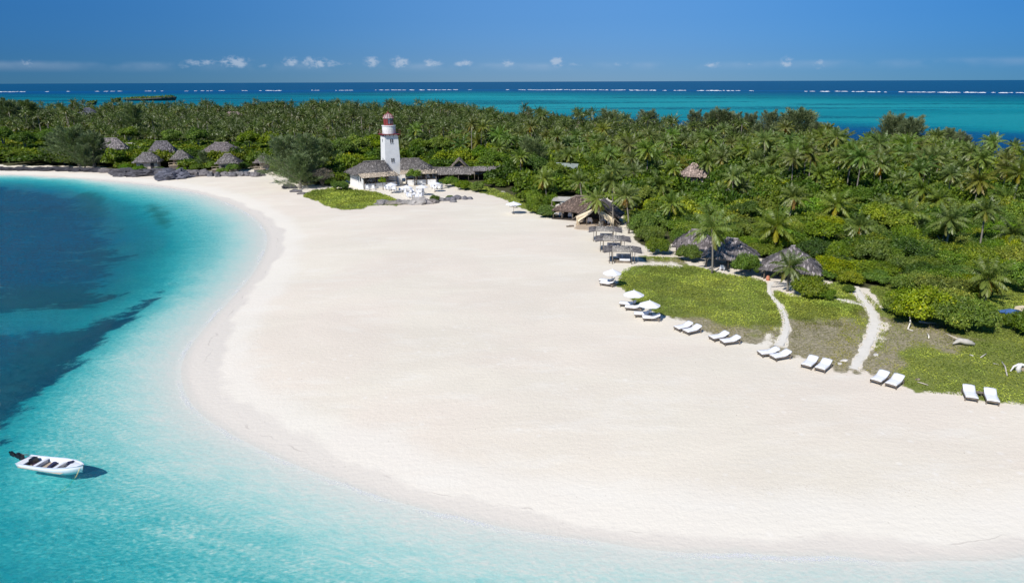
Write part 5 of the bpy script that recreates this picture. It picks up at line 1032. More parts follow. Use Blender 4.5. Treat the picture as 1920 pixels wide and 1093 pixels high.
pavilion(1166, 491, R(-6), 'nearest of the three flat sun shades beside the lodge', 'nearest'); pavilion(1148, 469.5, R(-6), 'middle one of the three flat sun shades beside the lodge', 'middle'); pavilion(1134, 451, R(-6), 'farthest of the three flat sun shades, just in front of the tent', 'farthest')

# loungers --------------------------------------------------------------------
def make_lounger():
    e = empty('sun_lounger')
    mb = MB()
    for s in (-1, 1): mb.box((s*.36, -.02, .27), (.06, 1.96, .09))
    for y in (-.97, .93): mb.box((0, y, .27), (.78, .06, .09))
    for y in np.linspace(-.85, .35, 9): mb.box((0, y, .30), (.68, .07, .025))
    mb.build('frame', MT['wood'], e)
    for s in (-1, 1):
        for y in (-.86, .78): MB().box((s*.36, y, .13), (.08, .08, .28)).build('leg', MT['wood'], e)
    V = []; n = 14
    for i in range(n+1):
        s = i/n; y = -1.0+2.0*s
        zb = .335+max(0, s-.6)**1.15*.85; yb = y-max(0, s-.58)*.22
        for x in np.linspace(-.37, .37, 5): V.append((x, yb, zb+.11+(.012*math.cos(i*2.2))-(.03 if abs(x) > .3 else 0)))
    k = len(V); W = [(x*1.0, y, z-.10) for x, y, z in V]; Fc = []
    for i in range(n):
        for j in range(4): a = i*5+j; Fc.append((a, a+1, a+6, a+5)); Fc.append((a+k, a+5+k, a+6+k, a+1+k))
        Fc.append((i*5, i*5+5, i*5+5+k, i*5+k)); Fc.append((i*5+4, i*5+4+k, i*5+9+k, i*5+9))
    for j in range(4): Fc.append((j, j+k, j+1+k, j+1)); a = n*5+j; Fc.append((a, a+1, a+1+k, a+k))
    MB().add(V+W, Fc).build('mattress', MT['cloth'], e, True)
    MB().box((0, .76, .585), (.5, .26, .06), tilt=0).build('pillow', MT['cloth'], e)
    mb = MB()
    for s in (-1, 1): mb.tube([(s*.3, .62, .26), (s*.3, .80, .50)], .025, 4)
    mb.build('back_support', MT['wood'], e)
    return e
LG = make_lounger(); first = True
def at8(x, y): return 1100+x/4.8, 500+y/4.8
def atR(x, y): return 1400+x/3.692, 500+y/3.692
def at6(x, y): return 1000+x/5.467, 360+y/5.467
LL = [(at6(680, 925), at6(800, 893), 'white sun lounger farthest along the beach, far one of its pair'), (at6(686, 950), at6(818, 920), 'white sun lounger under the farthest beach parasol, near one of its pair'),
 (at8(292, 350), at8(408, 312), 'white sun lounger below the left of the two close parasols, far one of its pair'), (at8(340, 384), at8(450, 343), 'white sun lounger below the left of the two close parasols, near one of its pair'),
 (at8(420, 448), at8(545, 402), 'white sun lounger below the right of the two close parasols, far one of its pair'), (at8(494, 480), at8(608, 432), 'white sun lounger below the right of the two close parasols, near one of its pair'),
 (at8(800, 582), at8(878, 515), 'left lounger of the pair just right of the parasols, at the lawn edge'), (at8(880, 612), at8(960, 542), 'right lounger of the pair just right of the parasols, at the lawn edge'),
 (at8(1112, 668), at8(1192, 602), 'left lounger of the pair midway along the round green lawn'), (at8(1208, 702), at8(1288, 638), 'right lounger of the pair midway along the round green lawn'),
 (at8(1545, 806), at8(1628, 742), 'left lounger of the pair by the mouth of the narrow path'), (at8(1662, 842), at8(1740, 772), 'right lounger of the pair by the mouth of the narrow path'),
 (atR(405, 712), atR(436, 647), 'left lounger of the pair between the two path mouths'), (atR(500, 735), atR(536, 665), 'right lounger of the pair between the two path mouths'),
 (atR(886, 818), atR(920, 752), 'left lounger of the pair just right of the wider path mouth'), (atR(990, 845), atR(1028, 775), 'right lounger of the pair just right of the wider path mouth'),
 (atR(1556, 942), atR(1553, 864), 'left lounger of the nearest pair at the right edge'), (atR(1703, 966), atR(1697, 880), 'rightmost and nearest white sun lounger')]
LP = []
for i, (ft, hd, lab) in enumerate(LL):
    a = GZ(*ft); z0 = a[2]; hpt = G(hd[0], hd[1], z0+.62); v = hpt[:2]-a[:2]; ang = math.atan2(v[1], v[0]); c = a[:2]+v/np.linalg.norm(v)*1.0
    o = LG if i == 0 else copy_tree(LG); o.location = (c[0], c[1], ground_z(c[0], c[1])+.0); o.rotation_euler = (0, 0, ang-PI/2)
    o.scale = (1.13, .93, 1.05); set_prop(o, lab, 'sun lounger', 'white sun loungers in pairs along the beach'); LP.append((c, ang))
SLT = ['farthest pair under its parasol', 'pair below the left close parasol', 'pair below the right close parasol', 'pair just right of the parasols', 'pair midway along the round lawn', 'pair by the narrow path mouth', 'pair between the two path mouths', 'pair right of the wider path mouth', 'nearest pair at the right edge']
for k in range(9):
    (c1, a1), (c2, a2) = LP[2*k], LP[2*k+1]; am = (a1+a2)/2; mpt = (c1+c2)/2+np.array([math.cos(am), math.sin(am)])*.45
    e = empty('side_table', (mpt[0], mpt[1], ground_z(*mpt)), am, label=f'grey wooden side table between the loungers of the {SLT[k]}', cat='side table', group='side tables between the loungers')
    mb = MB(); mb.lathe([(.02, .34), (.24, .34), (.25, .38), (.02, .381)], 12); mb.build('tabletop', MT['wood'], e)
    for a in (0, 120, 240): MB().tube([(.2*math.cos(R(a)), .2*math.sin(R(a)), 0), (.12*math.cos(R(a)), .12*math.sin(R(a)), .34)], .03, 4).build('leg', MT['wood'], e)
def parasol(px, py, label, group, rad=1.13, hgt=2.0, n=8, z=None):
    p = G(px, py, 1.25+hgt-.2); z = ground_z(p[0], p[1]); e = empty('parasol', (p[0], p[1], z), random.random(), label=label, cat='parasol', group=group)
    rs = [(0.02, hgt+.12), (.3, hgt+.02), (rad*.62, hgt-.16), (rad, hgt-.36)]; mb = MB(); V = []; Fc = []
    for r_, zz in rs:
        for k in range(2*n):
            sc_ = 1. if k % 2 == 0 else .965; V.append((r_*sc_*math.cos(PI*k/n), r_*sc_*math.sin(PI*k/n), zz-(0 if k % 2 == 0 else .03*r_)))
    for r_, zz in rs:
        for k in range(2*n): V.append((r_*math.cos(PI*k/n)*.99, r_*math.sin(PI*k/n)*.99, zz-.035-(0 if k % 2 == 0 else .03*r_)))
    o_ = len(rs)*2*n
    for i in range(len(rs)-1):
        for k in range(2*n): a, b2 = i*2*n+k, i*2*n+(k+1) % (2*n); Fc += [(a, b2, b2+2*n, a+2*n), (a+o_, a+2*n+o_, b2+2*n+o_, b2+o_)]
    mb.add(V, Fc); mb.build('canopy', MT['cloth'], e)
    MB().tube([(0, 0, 0), (0, 0, hgt+.16)], .03, 6).build('pole', MT['wood'], e); MB().lathe([(.02, hgt+.1), (.05, hgt+.14), (.03, hgt+.2), (.005, hgt+.25)], 8).build('finial', MT['white'], e)
    mb = MB()
    for k in range(n): a = 2*PI*k/n; mb.tube([(.04*math.cos(a), .04*math.sin(a), hgt-.5), (rad*.55*math.cos(a), rad*.55*math.sin(a), hgt-.2)], .015, 3)
    mb.build('strut', MT['wood'], e); MB().lathe([(.25, 0), (.25, .06), (.08, .09)], 10).build('base', MT['wood'], e); return e
gp = 'white parasols by the beach loungers'
parasol(1148, 510.5, 'farthest beach parasol, standing alone behind its two loungers', gp); parasol(1188.5, 549.5, 'left one of the two close white beach parasols', gp); parasol(1218, 568.5, 'right one of the two close white beach parasols', gp)
parasol(963, 381.5, 'single white beach parasol against the shrubs left of the lodge', gp, 1.5, 2.2)
for i, (x, y, lab) in enumerate([(958, 388, 'dark folding chair on the left under the single beach parasol'), (966, 390, 'dark folding chair on the right under the single beach parasol')]):
    p = GZ(x, y); e = empty('folding_chair', p, R(200), label=lab, cat='chair', group='folding chairs under the single parasol')
    MB().slab([(-.28, -.3, .42), (.28, -.3, .42), (.28, .25, .36), (-.28, .25, .36)], .04).build('seat', MT['cloth'], e); MB().slab([(-.28, .28, .38), (.28, .28, .38), (.28, .5, .98), (-.28, .5, .98)], .03).build('backrest', MT['navy'], e)
    for s in (-1, 1): MB().tube([(s*.28, -.3, 0), (s*.28, .3, .55)], .025, 4).tube([(s*.28, .35, 0), (s*.28, -.25, .45)], .025, 4).build('leg', MT['darkwood'], e)
gt = 'white parasols on the lighthouse terrace'
for x, y, lab in [(733.4, 345.5, 'white terrace parasol nearest the left veranda'), (761.9, 350, 'pale terrace parasol in front of the white staircase'), (791, 349.3, 'white terrace parasol in the shade of the round-crowned tree'), (814.7, 343.5, 'white terrace parasol at the right end of the terrace')]:
    parasol(x, y, lab, gt, 1.35, 2.2)
def t7(x, y): return 640+x/7.385, 290+y/7.385
CH = [(375, 492, 2.6, 'left of the two lone white armchairs before the left veranda'), (457, 488, 2.6, 'right of the two lone white armchairs before the left veranda'), (625, 490, .5, 'white armchair beside the small round-topped bush tree'), (660, 500, 2.2, 'white armchair just right of the small bush tree'),
 (740, 505, 3., 'large white armchair under the leftmost terrace parasol'), (715, 492, 1., 'white armchair behind the large one under the leftmost terrace parasol'), (820, 525, .2, 'white armchair left of the middle terrace tables'), (870, 520, 2., 'white armchair behind the middle terrace tables'), (905, 552, 2.9, 'white armchair in front of the middle terrace tables'),
 (980, 535, .8, 'white armchair right of the middle terrace tables'), (1062, 532, 1.6, 'white armchair left of the lone terrace table'), (1115, 538, 4., 'white armchair right of the lone terrace table'), (930, 595, .4, 'leftmost white armchair of the front terrace group'), (955, 606, 3.0, 'front-left white armchair of the front terrace group'),
 (1010, 570, 1.5, 'rear white armchair of the front terrace group'), (1085, 580, 2.2, 'rear-right white armchair of the front terrace group'), (1110, 596, 4.2, 'rightmost white armchair of the front terrace group'), (1050, 612, 3.2, 'nearest white armchair of the front terrace group'),
 (1262, 470, .3, 'white armchair under the right end terrace parasol'), (1300, 482, 1.4, 'white armchair left of the far right terrace table'), (1372, 480, 4.1, 'white armchair right of the far right terrace table')]
for x, y, rz, lab in CH:
    p = GZ(*t7(x, y)); chair(p[0], p[1], p[2], rz, lab, 'white armchairs on the lighthouse terrace', s=1.15)
for x, y, lab in [(690, 488, 'round white table under the leftmost terrace parasol'), (848, 528, 'left of the two middle white terrace tables'), (945, 532, 'right of the two middle white terrace tables'), (1088, 528, 'lone round white terrace table before the round-crowned tree'), (1000, 598, 'low white table in the front terrace group'), (1335, 474, 'round white table at the far right of the terrace')]:
    p = GZ(*t7(x, y)); table(p[0], p[1], p[2], lab, 'white tables on the lighthouse terrace', 1.1)
# small terrace trees
def small_tree(px, py, h, r_, nl, lab, col=(1, 1, 1), th=.08):
    p = GZ(px, py); e = empty('small_tree', p, random.random()*6, label=lab, cat='tree')
    V, q, T_ = shrub_np(r_, h*.75, nl, 210, (.2, .13)); V[:, 2] += h*.28; me = npmesh('crown', V, q, MT['shrub'], T_); c = meshobj('crown', me, e); c.color = (*col, 1)
    mb = MB(); mb.tube([(0, 0, 0), (.05, 0, h*.3), (.0, .05, h*.55)], [th*1.4, th, th*.7], 6); mb.tube([(.05, 0, h*.25), (.5, .2, h*.6)], [th*.7, th*.4], 5); mb.tube([(.05, 0, h*.3), (-.5, -.1, h*.6)], [th*.7, th*.4], 5); mb.build('trunk', MT['bark'], e, True)
small_tree(718.5, 356.4, 3.0, 1.15, 7, 'small yellow-green bush tree on the terrace before the left veranda', (1.2, 1.15, .9)); small_tree(777.4, 348.2, 3.7, 2.0, 10, 'round-crowned dark green shade tree on the terrace before the right house', (.85, .95, .9), .11); small_tree(829.6, 353.6, 2.1, .9, 6, 'smallest terrace tree at the right, beside the walkway', (1.1, 1.05, .9))
# bare grey shrub
p = GZ(605, 350); e = empty('bare_shrub', p, 0, label='leafless grey twiggy shrub in front of the casuarina clump', cat='shrub')
V, q, T_ = shrub_np(2.9, 4.2, 14, 330, (.34, .035), core=False); meshobj('twigs', npmesh('twigs', V, q, MT['twig'], T_), e)
mb = MB()
for k in range(16): a = k*2.4; r_ = random.uniform(.8, 2.); mb.tube([(0, 0, 0), (r_*.4*math.cos(a), r_*.4*math.sin(a), 1.3), (r_*math.cos(a), r_*math.sin(a), random.uniform(2.4, 3.8))], [.09, .05, .02], 4)
mb.build('branches', MT['wood'], e)

# rocks ------------------------------------------------------------------------
import bmesh
from mathutils import noise as mnoise
def rock(px, py, sx, sy, sz, lab, rz=0., tint=(1, 1, 1), name='coral_rock', sub=4, group=None, p=None, cat='rock', flat=0.):
    p = GZ(px, py) if p is None else p; bm = bmesh.new(); bmesh.ops.create_icosphere(bm, subdivisions=sub, radius=1.); off = Vector((random.uniform(0, 99), random.uniform(0, 99), 0))
    for v in bm.verts:
        c = v.co.copy(); w_ = Vector((c.x*sx, c.y*sy, c.z*sz)); n1 = mnoise.noise(w_*.5+off)*.45+mnoise.noise(w_*1.3+off)*.34-abs(mnoise.noise(w_*2.6+off))*.3+abs(mnoise.noise(w_*6.+off))*.10
        k = 1+n1; v.co = Vector((c.x*sx*k, c.y*sy*k, min(c.z*sz*k, sz*(1-flat)*(1+.3*n1)) if flat else c.z*sz*k))
    me = bpy.data.meshes.new(name); bm.to_mesh(me); bm.free(); me.materials.append(MT['rock']); a = me.color_attributes.new('tint', 'FLOAT_COLOR', 'POINT'); n = len(me.vertices); cc = np.ones((n, 4), np.float32); cc[:, :3] = tint; a.data.foreach_set('color', cc.ravel())
    return meshobj(name, me, None, (p[0], p[1], p[2]+sz*.18), rz, label=lab, cat=cat, group=group)
gr_ = 'dark coral rocks along the cove'
rock(327, 335, 5.2, 2.6, 2.1, 'big smooth dark boulder lying on the cove sand', R(14), (.85, .9, 1.1)); rock(288, 328, 6.5, 2.4, 1.8, 'undercut dark ledge below the first coastal hut', R(16), (.55, .55, .62), flat=.3)
rock(245, 328, 5.2, 2.6, 1.9, 'dark undercut rock at the left end of the hut ledge', R(-20), (.5, .5, .56), flat=.3); rock(362, 331, 4.8, 1.8, 1.5, 'long low rock right of the big smooth boulder', R(12), (1.1, 1.05, 1.05)); 
rock(212, 323, 4.4, 1.8, 1., 'flat rock shelf at the left of the hut ledge', R(-10), (1., .95, .95), flat=.3); rock(226, 331, 2.2, 1.2, .8, 'small dark rock on the sand left of the ledge', 0, (.6, .6, .65))
for i, (x, y, s) in enumerate([(395, 330, 1.3), (408, 331, 1.1), (420, 330, 1.4), (436, 331, 1.2), (452, 330, 1.5), (466, 330, 1.2), (478, 331, 1.1), (488, 330, 1.3)]):
    rock(x, y, s*1.3, s*.8, s*.75, 'pale grey rock in the low rock wall below the right-hand coastal huts', random.random()*3, random.choice([(1.5, 1.5, 1.5), (1.2, 1.15, 1.15), (.9, .9, .95)]), sub=3, group='rocks of the low wall below the huts')
for i, x in enumerate(range(-110, 200, 21)):
    rock(x+random.uniform(-4, 4), 319.5+max(0, x-100)*.03, random.uniform(3., 4.6), 1.6, random.uniform(.5, .95), 'black rock of the dark band behind the cove sand', random.uniform(-.3, .3), (.25, .25, .30), sub=3, group='black rocks behind the cove sand')
for x, y, a, b2, c, lab, tn in [(716, 384, 2.1, .7, .85, 'slanting pointed rock at the left end of the terrace ledge', (1.7, 1.65, 1.6)), (733, 383.5, 2.2, .7, .6, 'low rock under the end of the lighthouse lawn', (1.4, 1.3, 1.1)), (752, 383, 2.2, .8, .8, 'grey rock left of the big pale terrace boulder', (1.5, 1.45, 1.4)), (775, 383.5, 2.2, 1., 1.1, 'big pale boulder in the middle of the terrace ledge', (2.2, 2.15, 2.)), (796, 382, 2., .9, .8, 'rock right of the big pale boulder', (1.9, 1.8, 1.7)), (812, 381, 1.4, .8, .7, 'rock below the small dark terrace bush', (1.3, 1.2, 1.1)),
    (829, 377, 1., .8, .6, 'first loose grey boulder right of the terrace bush', (1.3, 1.3, 1.3)), (843, 376, 1.2, .8, .75, 'loose boulder under the tuft on the terrace rocks', (1.1, 1.1, 1.2)), (857, 374, 1., .7, .7, 'tilted dark boulder near the right end of the terrace rocks', (1., 1., 1.1)), (868, 373.5, .9, .7, .55, 'pale broken boulder near the right end of the terrace rocks', (2., 1.95, 1.9)), (872, 374, .7, .6, .6, 'dark grey boulder, next to last on the right of the terrace', (1., 1., 1.1)), (880, 374, .8, .6, .5, 'rightmost rounded boulder of the terrace rocks', (1.1, 1.1, 1.2)), (849, 379, .7, .5, .35, 'small low stone in front of the terrace rocks', (1.2, 1.2, 1.2)), (555, 360, 1.6, .8, .5, 'flat rock on the sand under the casuarina clump', (.8, .78, .8)), (567, 364, 1., .6, .35, 'small flat rock at the tip of the lighthouse lawn', (1., .95, .9)), (542, 353, 2.2, .7, .7, 'dark rock beneath the left casuarina', (.5, .5, .5))]:
    rock(x, y, a, b2, c, lab, random.uniform(-.25, .25), tn, sub=3, group='rocks by the lighthouse terrace')
# raised terrace kerb / stone bench on cove
p = GZ(452, 327); o = MB().box((0, 0, .5), (7.2, .9, .14), 0, (2.4, 2.35, 2.3)).box((-3, 0, .2), (.5, .7, .5)).box((3, 0, .2), (.5, .7, .5)).build('stone_ledge', MT['rock'], None, loc=p, rz=R(6)); set_prop(o, 'pale flat stone ledge before the fourth coastal hut', 'stone ledge')

# driftwood, tarp -----------------------------------------------------------------
def branch(pts, rad, lab, tint=(1, 1, 1), name='driftwood'):
    P3 = [GZ(x, y)+[0, 0, z] for x, y, z in pts]; o0 = P3[0]; mb = MB(); Q = [p-o0 for p in P3]; mb.tube(Q, rad, 6, tint); o = mb.build(name, MT['drift'], None, True, loc=o0); return set_prop(o, lab, 'driftwood', 'driftwood pieces on the right lawn')
branch([(1703, 608, .9), (1705.5, 613, .5), (1702, 619, .1), (1712, 622, .1)], [.05, .08, .08, .05], 'white L-shaped driftwood standing at the left of the right lawn', (1.3, 1.3, 1.3))
branch([(1738, 630, .3), (1741, 634, .2), (1741, 636, .1)], [.05, .08, .05], 'short white driftwood stub', (1.3, 1.3, 1.25)); branch([(1722, 607, .25), (1738, 609, .2), (1752, 609, .2)], [.12, .1, .05], 'grey branch lying below the bright yellow-green bush', (.8, .8, .8))
branch([(1786, 648, .2), (1796, 646.5, .45), (1812, 648.5, .4), (1826, 650, .25)], [.06, .26, .3, .15], 'thick grey driftwood log in the middle of the right lawn', (.85, .85, .85)); branch([(1773, 635, .5), (1788, 640, .4), (1802, 643, .3), (1822, 645, .3)], [.03, .06, .08, .04], 'thin pale branch leaning on the grey driftwood log', (1.1, 1.05, .95))
branch([(1818, 668, .15), (1824, 671, .2)], [.06, .05], 'small pale stick above the lower right lawn'); branch([(1838, 672, .1), (1848, 668, .25)], [.05, .04], 'thin slanting stick near the lower right lawn'); branch([(1720, 718, .1), (1730, 721, .12), (1740, 724, .1)], [.04, .05, .03], 'thin twig at the lawn edge beside the loungers', (.9, .85, .8))
branch([(1877, 684, .3), (1884, 690, .15), (1888, 706, .1)], [.04, .06, .05], 'forked grey branch left of the white figure-like stump', (.8, .8, .8)); branch([(1862, 683, .1), (1872, 686, .1)], [.04, .05], 'small grey stick beside the forked branch', (.8, .8, .8))
for x, y, lab in [(1642, 666, 'pale flat stone right of the wider path'), (1582, 676, 'pale stone left of the wider path mouth'), (1574, 682, 'small pale stone near the mouth of the wider path'), (1722, 711, 'brown stone at the edge of the right lawn')]:
    rock(x, y, .42, .24, .12, lab, random.random(), (4.2, 4.1, 3.7) if 'pale' in lab else (2., 1.7, 1.3), name='beach_stone', sub=2, cat='stone')
p = GZ(1909, 697); e = empty('driftwood_stump', p, R(10), label='white bleached stump with two arms at the right edge', cat='driftwood')
mb = MB(); mb.tube([(0, 0, 0), (-.05, 0, .4), (.05, 0, .75)], [.26, .18, .16], 8, (1.3, 1.35, 1.5)); mb.tube([(-.05, 0, .7), (-.45, .1, .5), (-.8, 0, .12)], [.12, .08, .05], 6, (1.3, 1.35, 1.5)); mb.tube([(.05, 0, .7), (.45, -.1, .6), (.7, 0, .25)], [.12, .1, .06], 6, (1.3, 1.35, 1.5)); mb.build('trunk', MT['drift'], e, True)
MB().box((.75, .1, .3), (.7, .4, .5), .2).build('root_block', MT['planks'], e)
p = GZ(1897, 590); o = cloth_grid(lambda a, b2: (-1.1+2.2*a, -.7+1.4*b2, .25+.35*math.sin(a*PI)*math.sin(b2*PI)+.08*math.sin(a*11+b2*7)), 12, 10, 'tarpaulin', None, MT['blue']); o.location = p; set_prop(o, 'crumpled dark blue tarpaulin on the sand by the right edge', 'tarpaulin')
p = GZ(1914, 585); o = MB().box((0, 0, .3), (1.2, .8, .6), .3, (1.1, 1.1, 1.1), .85).build('canvas_bundle', MT['canvas'], None, loc=p); set_prop(o, 'tan canvas bundle beside the blue tarpaulin', 'bundle')

# motor boat -------------------------------------------------------------------------
s1 = G(57.5, 849.4, .62); s2 = G(27, 863.8, .55); bw = G(156, 868.8, .85); st_ = (s1+s2)/2; v = bw-st_; LB_ = np.linalg.norm(v[:2]); WB = np.linalg.norm((s1-s2)[:2]); print('boat', LB_, WB)
WB = 1.28; BT = empty('motor_boat', (st_[0], st_[1], -.02), math.atan2(v[1], v[0]), label='small white open motor boat floating in the clear turquoise shallows', cat='boat')
L_ = LB_; ns = 16
def sect(s):   # half beam, gunwale height, keel depth
    w_ = WB/2*(.90+.14*math.sin(min(1, s*1.4)*PI/2))*(1-max(0, (s-.5)/.5)**1.9)**.72 if s < 1 else .02; return max(w_, .03), (.44+.34*s**2), -.16+.42*max(0, (s-.72)/.28)**2
V = []; Fc = []
for i in range(ns+1):
    s = i/ns; x = s*L_; w_, g_, k_ = sect(s); fl_ = .74+.1*(1-s)
    V += [(x+.0, -w_, g_), (x-.05*s, -w_*.93, (g_+k_)/2+.05), (x-.12*s, -w_*fl_*.8, k_+.13), (x-.2*s, 0, k_), (x-.12*s, w_*fl_*.8, k_+.13), (x-.05*s, w_*.93, (g_+k_)/2+.05), (x, w_, g_)]
m7 = 7
for i in range(ns):
    for j in range(6): a = i*m7+j; Fc.append((a, a+1, a+m7+1, a+m7))
Fc.append((0, 1, 2, 3, 4, 5, 6))
k0 = len(V)   # inner skin
for i in range(ns+1):
    s = i/ns; x = .10+s*(L_-.28); w_, g_, k_ = sect(min(s*.975, .985)); w2_ = max(w_-.09, .01); V += [(x, -w2_, g_-.01), (x, -w2_*.9, .16+.12*s), (x, 0, .10+.2*max(0, s-.7)), (x, w2_*.9, .16+.12*s), (x, w2_, g_-.01)]
for i in range(ns):
    for j in range(4): a = k0+i*5+j; Fc.append((a, a+5, a+6, a+1))
for i in range(ns):   # gunwale
    for a, b2 in ((0, 0), (6, 4)): p0, p1 = i*m7+a, (i+1)*m7+a; q0, q1 = k0+i*5+b2, k0+(i+1)*5+b2; Fc.append((p0, p1, q1, q0) if a == 0 else (p0, q0, q1, p1))
Fc.append((0, k0, k0+1, k0+2, k0+3, k0+4, 6, 5)) if False else None
V += []; Fc += [(0, k0, k0+4, 6)]
mb = MB(); mb.add(V, [f for f in Fc if f]); hull = mb.build('hull', MT['hull'], BT, True)
mb = MB()
for sg_ in (-1, 1): mb.tube([(i/ns*L_, sg_*sect(i/ns)[0], sect(i/ns)[1]+.01) for i in range(ns+1)], .035, 5, (.72, .78, .9))
mb.build('gunwale', MT['hull'], BT, True)
mb = MB(); mb.add([(.12, -.62, .19), (L_*.72, -.62, .21), (L_*.82, 0, .22), (L_*.72, .62, .21), (.12, .62, .19)], [(0, 1, 2, 3, 4)]); mb.build('floorboards', MT['planks'], BT)
for x in (.30, .60): MB().box((L_*x, 0, .43), (.24, WB*.9, .06)).box((L_*x, 0, .3), (.08, WB*.75, .22)).build('thwart', MT['hull'], BT)
MB().box((.36, 0, .42), (.55, WB*.9, .08)).build('stern_deck', MT['hull'], BT)
mb = MB(); xs = [.80, .88, .94, .985]; Vd = []
for s in xs: w_, g_, _k = sect(s); Vd += [(s*L_-.06, -max(w_-.05, .01), g_-.02), (s*L_-.06, 0, g_+.03), (s*L_-.06, max(w_-.05, .01), g_-.02)]
mb.add(Vd, [(i*3+j, i*3+3+j, i*3+4+j, i*3+1+j) for i in range(3) for j in range(2)]); mb.build('fore_deck', MT['hull'], BT, True)
OM = MB(); OM.box((-.24, 0, .66), (.32, .26, .28), 0, (1, 1, 1), .8); OM.box((-.34, 0, .82), (.22, .2, .1), 0, (1, 1, 1), .8); OM.box((-.10, 0, .58), (.22, .26, .3)); OM.box((-.55, 0, .62), (.5, .16, .14), 0, (1, 1, 1), 1., -.35); OM.box((-.85, 0, .72), (.3, .10, .3), 0, (1, 1, 1), 1., -.5); eng = OM.build('outboard_motor', MT['black'], BT)
mb = MB()
for a in (0, 120, 240): mb.box((-1.0, .1*math.cos(R(a)), .78+.1*math.sin(R(a))), (.03, .12, .12), R(a*.2))
mb.build('propeller', MT['black'], eng); MB().tube([(-.05, 0, .8), (.45, .1, .78)], .03, 5).build('tiller', MT['black'], eng)
def prop_box(x, y, z, d, m, lab, cat, name, rz=0, tint=(1, 1, 1), extra=None):
    X, Y, Z_ = loc2w(BT, x, y, z); mb = MB().box((0, 0, d[2]/2), d, 0, tint, .86)
    if extra: mb.box(*extra)
    o = mb.build(name, MT[m], None, loc=(X, Y, Z_), rz=BT.rotation_euler[2]+rz); return set_prop(o, lab, cat)
prop_box(L_*.74, -.12, .22, (.4, .6, .2), 'navy', 'navy blue bag heaped in the bow of the motor boat', 'bag', 'duffel_bag', .3, (1, 1, 1), ((.15, .25, .34), (.35, .4, .26), .4))
prop_box(L_*.46, .05, .46-.24, (.24, .8, .16), 'navy', 'dark life jackets laid across the middle of the motor boat', 'life jackets', 'life_jacket', .25, (1.3, 1.3, 1.3)); prop_box(L_*.15, .1, .24, (.34, .5, .34), 'black', 'black fuel tank at the stern of the motor boat', 'fuel tank', 'fuel_tank', .1); prop_box(L_*.235, -.25, .20, (.22, .4, .16), 'navy', 'small dark bundle on the floorboards near the fuel tank', 'bundle', 'cloth_bundle', .5, (3, 1.2, 1.))
def rp(x, y, z): X, Y, Z_ = loc2w(BT, x, y, z); return np.array([X, Y, Z_])
q = [rp(L_*.97, 0, .80), rp(L_*.93, -.35, .1), rp(L_*.88, -.75, -.35), rp(L_*.78, -1.25, -.8), rp(L_*.62, -1.8, -1.3)]; mb = MB(); mb.tube([p-q[0] for p in q], .018, 5, (1.4, 1.2, .7)); o = mb.build('anchor_rope', MT['canvas'], None, True, loc=q[0]); set_prop(o, 'yellow anchor rope dropping from the bow into the water', 'rope')

# far reef islets and surf -------------------------------------------------------------
def islet(cx, cy, wpx, hpx, lab, green=True, seed=0):
    p = G(cx, cy, 0.); k = zc_of(p)/F; w_ = wpx*k; h = hpx*k/ .955; e = empty('reef_islet', (p[0], p[1], -.3), 0, label=lab, cat='islet', group='undercut coral islets in the lagoon')
    n = 40; mb = MB(); dw = max(6, w_*.16); prof = [(.80, 0.), (.76, .35), (.86, .5), (1.0, .66), (1.0, .8), (.97, .92)]; V = []; Fc = []; ph = random.random()*9
    for r_, z in prof:
        for i in range(n):
            a = 2*PI*i/n; kx = 1+.05*math.sin(5*a+ph)+.03*math.sin(11*a); V.append((math.cos(a)*w_/2*(1-(1-r_)*min(1, 14/w_))*kx, math.sin(a)*dw*r_*kx, z*h*(.8+.2*math.cos(a-.3))+ (h*.25*max(0, math.cos(a)) if z > .5 else 0)))
    for i in range(len(prof)-1):
        for j in range(n): Fc.append((i*n+j, i*n+(j+1) % n, (i+1)*n+(j+1) % n, (i+1)*n+j))
    Fc.append(tuple(range((len(prof)-1)*n, len(prof)*n))); mb.add(V, Fc, (.55, .55, .5)); mb.build('rock_base', MT['rock'], e)
    if green:
        P_ = []; m_ = int(1500*max(.12, w_/160)); x = rng.uniform(-.47, .47, m_)*w_; y = rng.uniform(-.8, .8, m_)*dw; zt = h*(.80+.25*x/w_*2)+rng.random(m_)*h*(.12+.3*vnoise(x+50, y*0, w_/9+2)); V, q_ = kites(np.column_stack([x, y, zt]), rdir(m_), np.tile([0, 0, 1.], (m_, 1)), 2.6, 1.8)
        c = meshobj('scrub', npmesh('scrub', V, q_, MT['cover'], np.tile([.5, .55, .55], (len(V), 1))*(.6+.6*rng.random((m_, 1))).repeat(4, 0)), e)
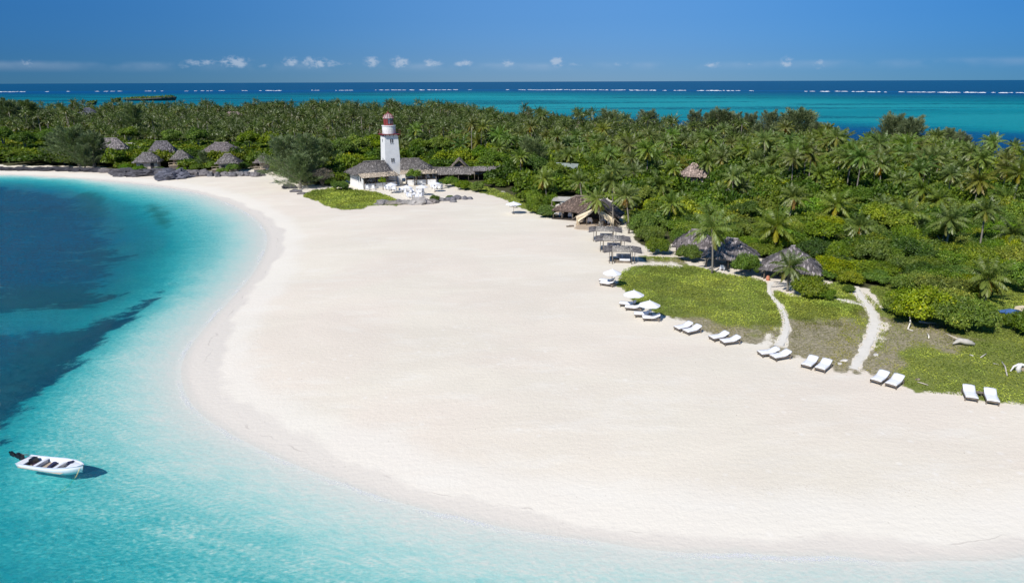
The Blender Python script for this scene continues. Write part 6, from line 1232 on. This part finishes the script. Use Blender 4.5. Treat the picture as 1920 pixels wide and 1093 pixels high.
islet(280, 189, 96, 6, 'long low green-topped coral islet in the lagoon'); islet(219, 192, 16, 5.5, 'small dark coral rock just left of the long islet'); islet(172, 197, 18, 5.5, 'mushroom-shaped coral rock in the lagoon, middle one'); islet(137, 200, 14, 6, 'leftmost small coral rock in the lagoon', False)
xs = []
m, t = mat('surf_foam'); t.out(t.n('ShaderNodeBsdfDiffuse', i_Color=(.85, .88, .9)).outputs[0]); MT['foam'] = m
rs_ = smooth(REEF, 3, False); cum = np.concatenate([[0], np.cumsum(np.linalg.norm(np.diff(rs_, axis=0), axis=1))]); mb = MB(); s = 0
while s < cum[-1]:
    x0 = np.interp(s, cum, rs_[:, 0]); y0 = np.interp(s, cum, rs_[:, 1]); ppx, _y, _z = to_px(np.array([[x0, y0, 0.]])); ppx = ppx[0]
    L1 = random.uniform(6, 16)
    on = vnoise(np.array([s]), np.array([3.3]), 130.)[0]*.6+vnoise(np.array([s]), np.array([9.3]), 34.)[0]*.45+(.16 if 700 < ppx < 1300 or 1600 < ppx < 1880 else 0)+random.uniform(-.16, .16)
    if on > .56 and -100 < ppx < 2050:
        nseg = 6; V = []
        wd = random.uniform(1.6, 6.5)*(1.9 if on > .85 else 1)*(1 if ppx > 500 else 1.2); off = 60*(vnoise(np.array([s]), np.array([1.]), 90.)[0]-.5)+random.choice([0, 0, 0, 22, -18, 45, -40])+random.uniform(-8, 8)
        for i in range(nseg+1):
            ss = s+L1*i/nseg; X = np.interp(ss, cum, rs_[:, 0]); Y = np.interp(ss, cum, rs_[:, 1])+off+random.uniform(-1, 1); tp = math.sin(PI*(i+.3)/(nseg+.6)); V += [(X, Y-wd*tp, .05), (X, Y-wd*.15, .15+.8*tp*random.uniform(.4, 1.3)), (X, Y+wd*.8*tp, .05)]
        mb.add(V, [(i*3+j, i*3+3+j, i*3+4+j, i*3+1+j) for i in range(nseg) for j in range(2)])
    s += L1*random.uniform(.45, .85)
mb.build('surf', MT['foam'], None, label='broken line of white surf along the outer reef', kind='stuff')
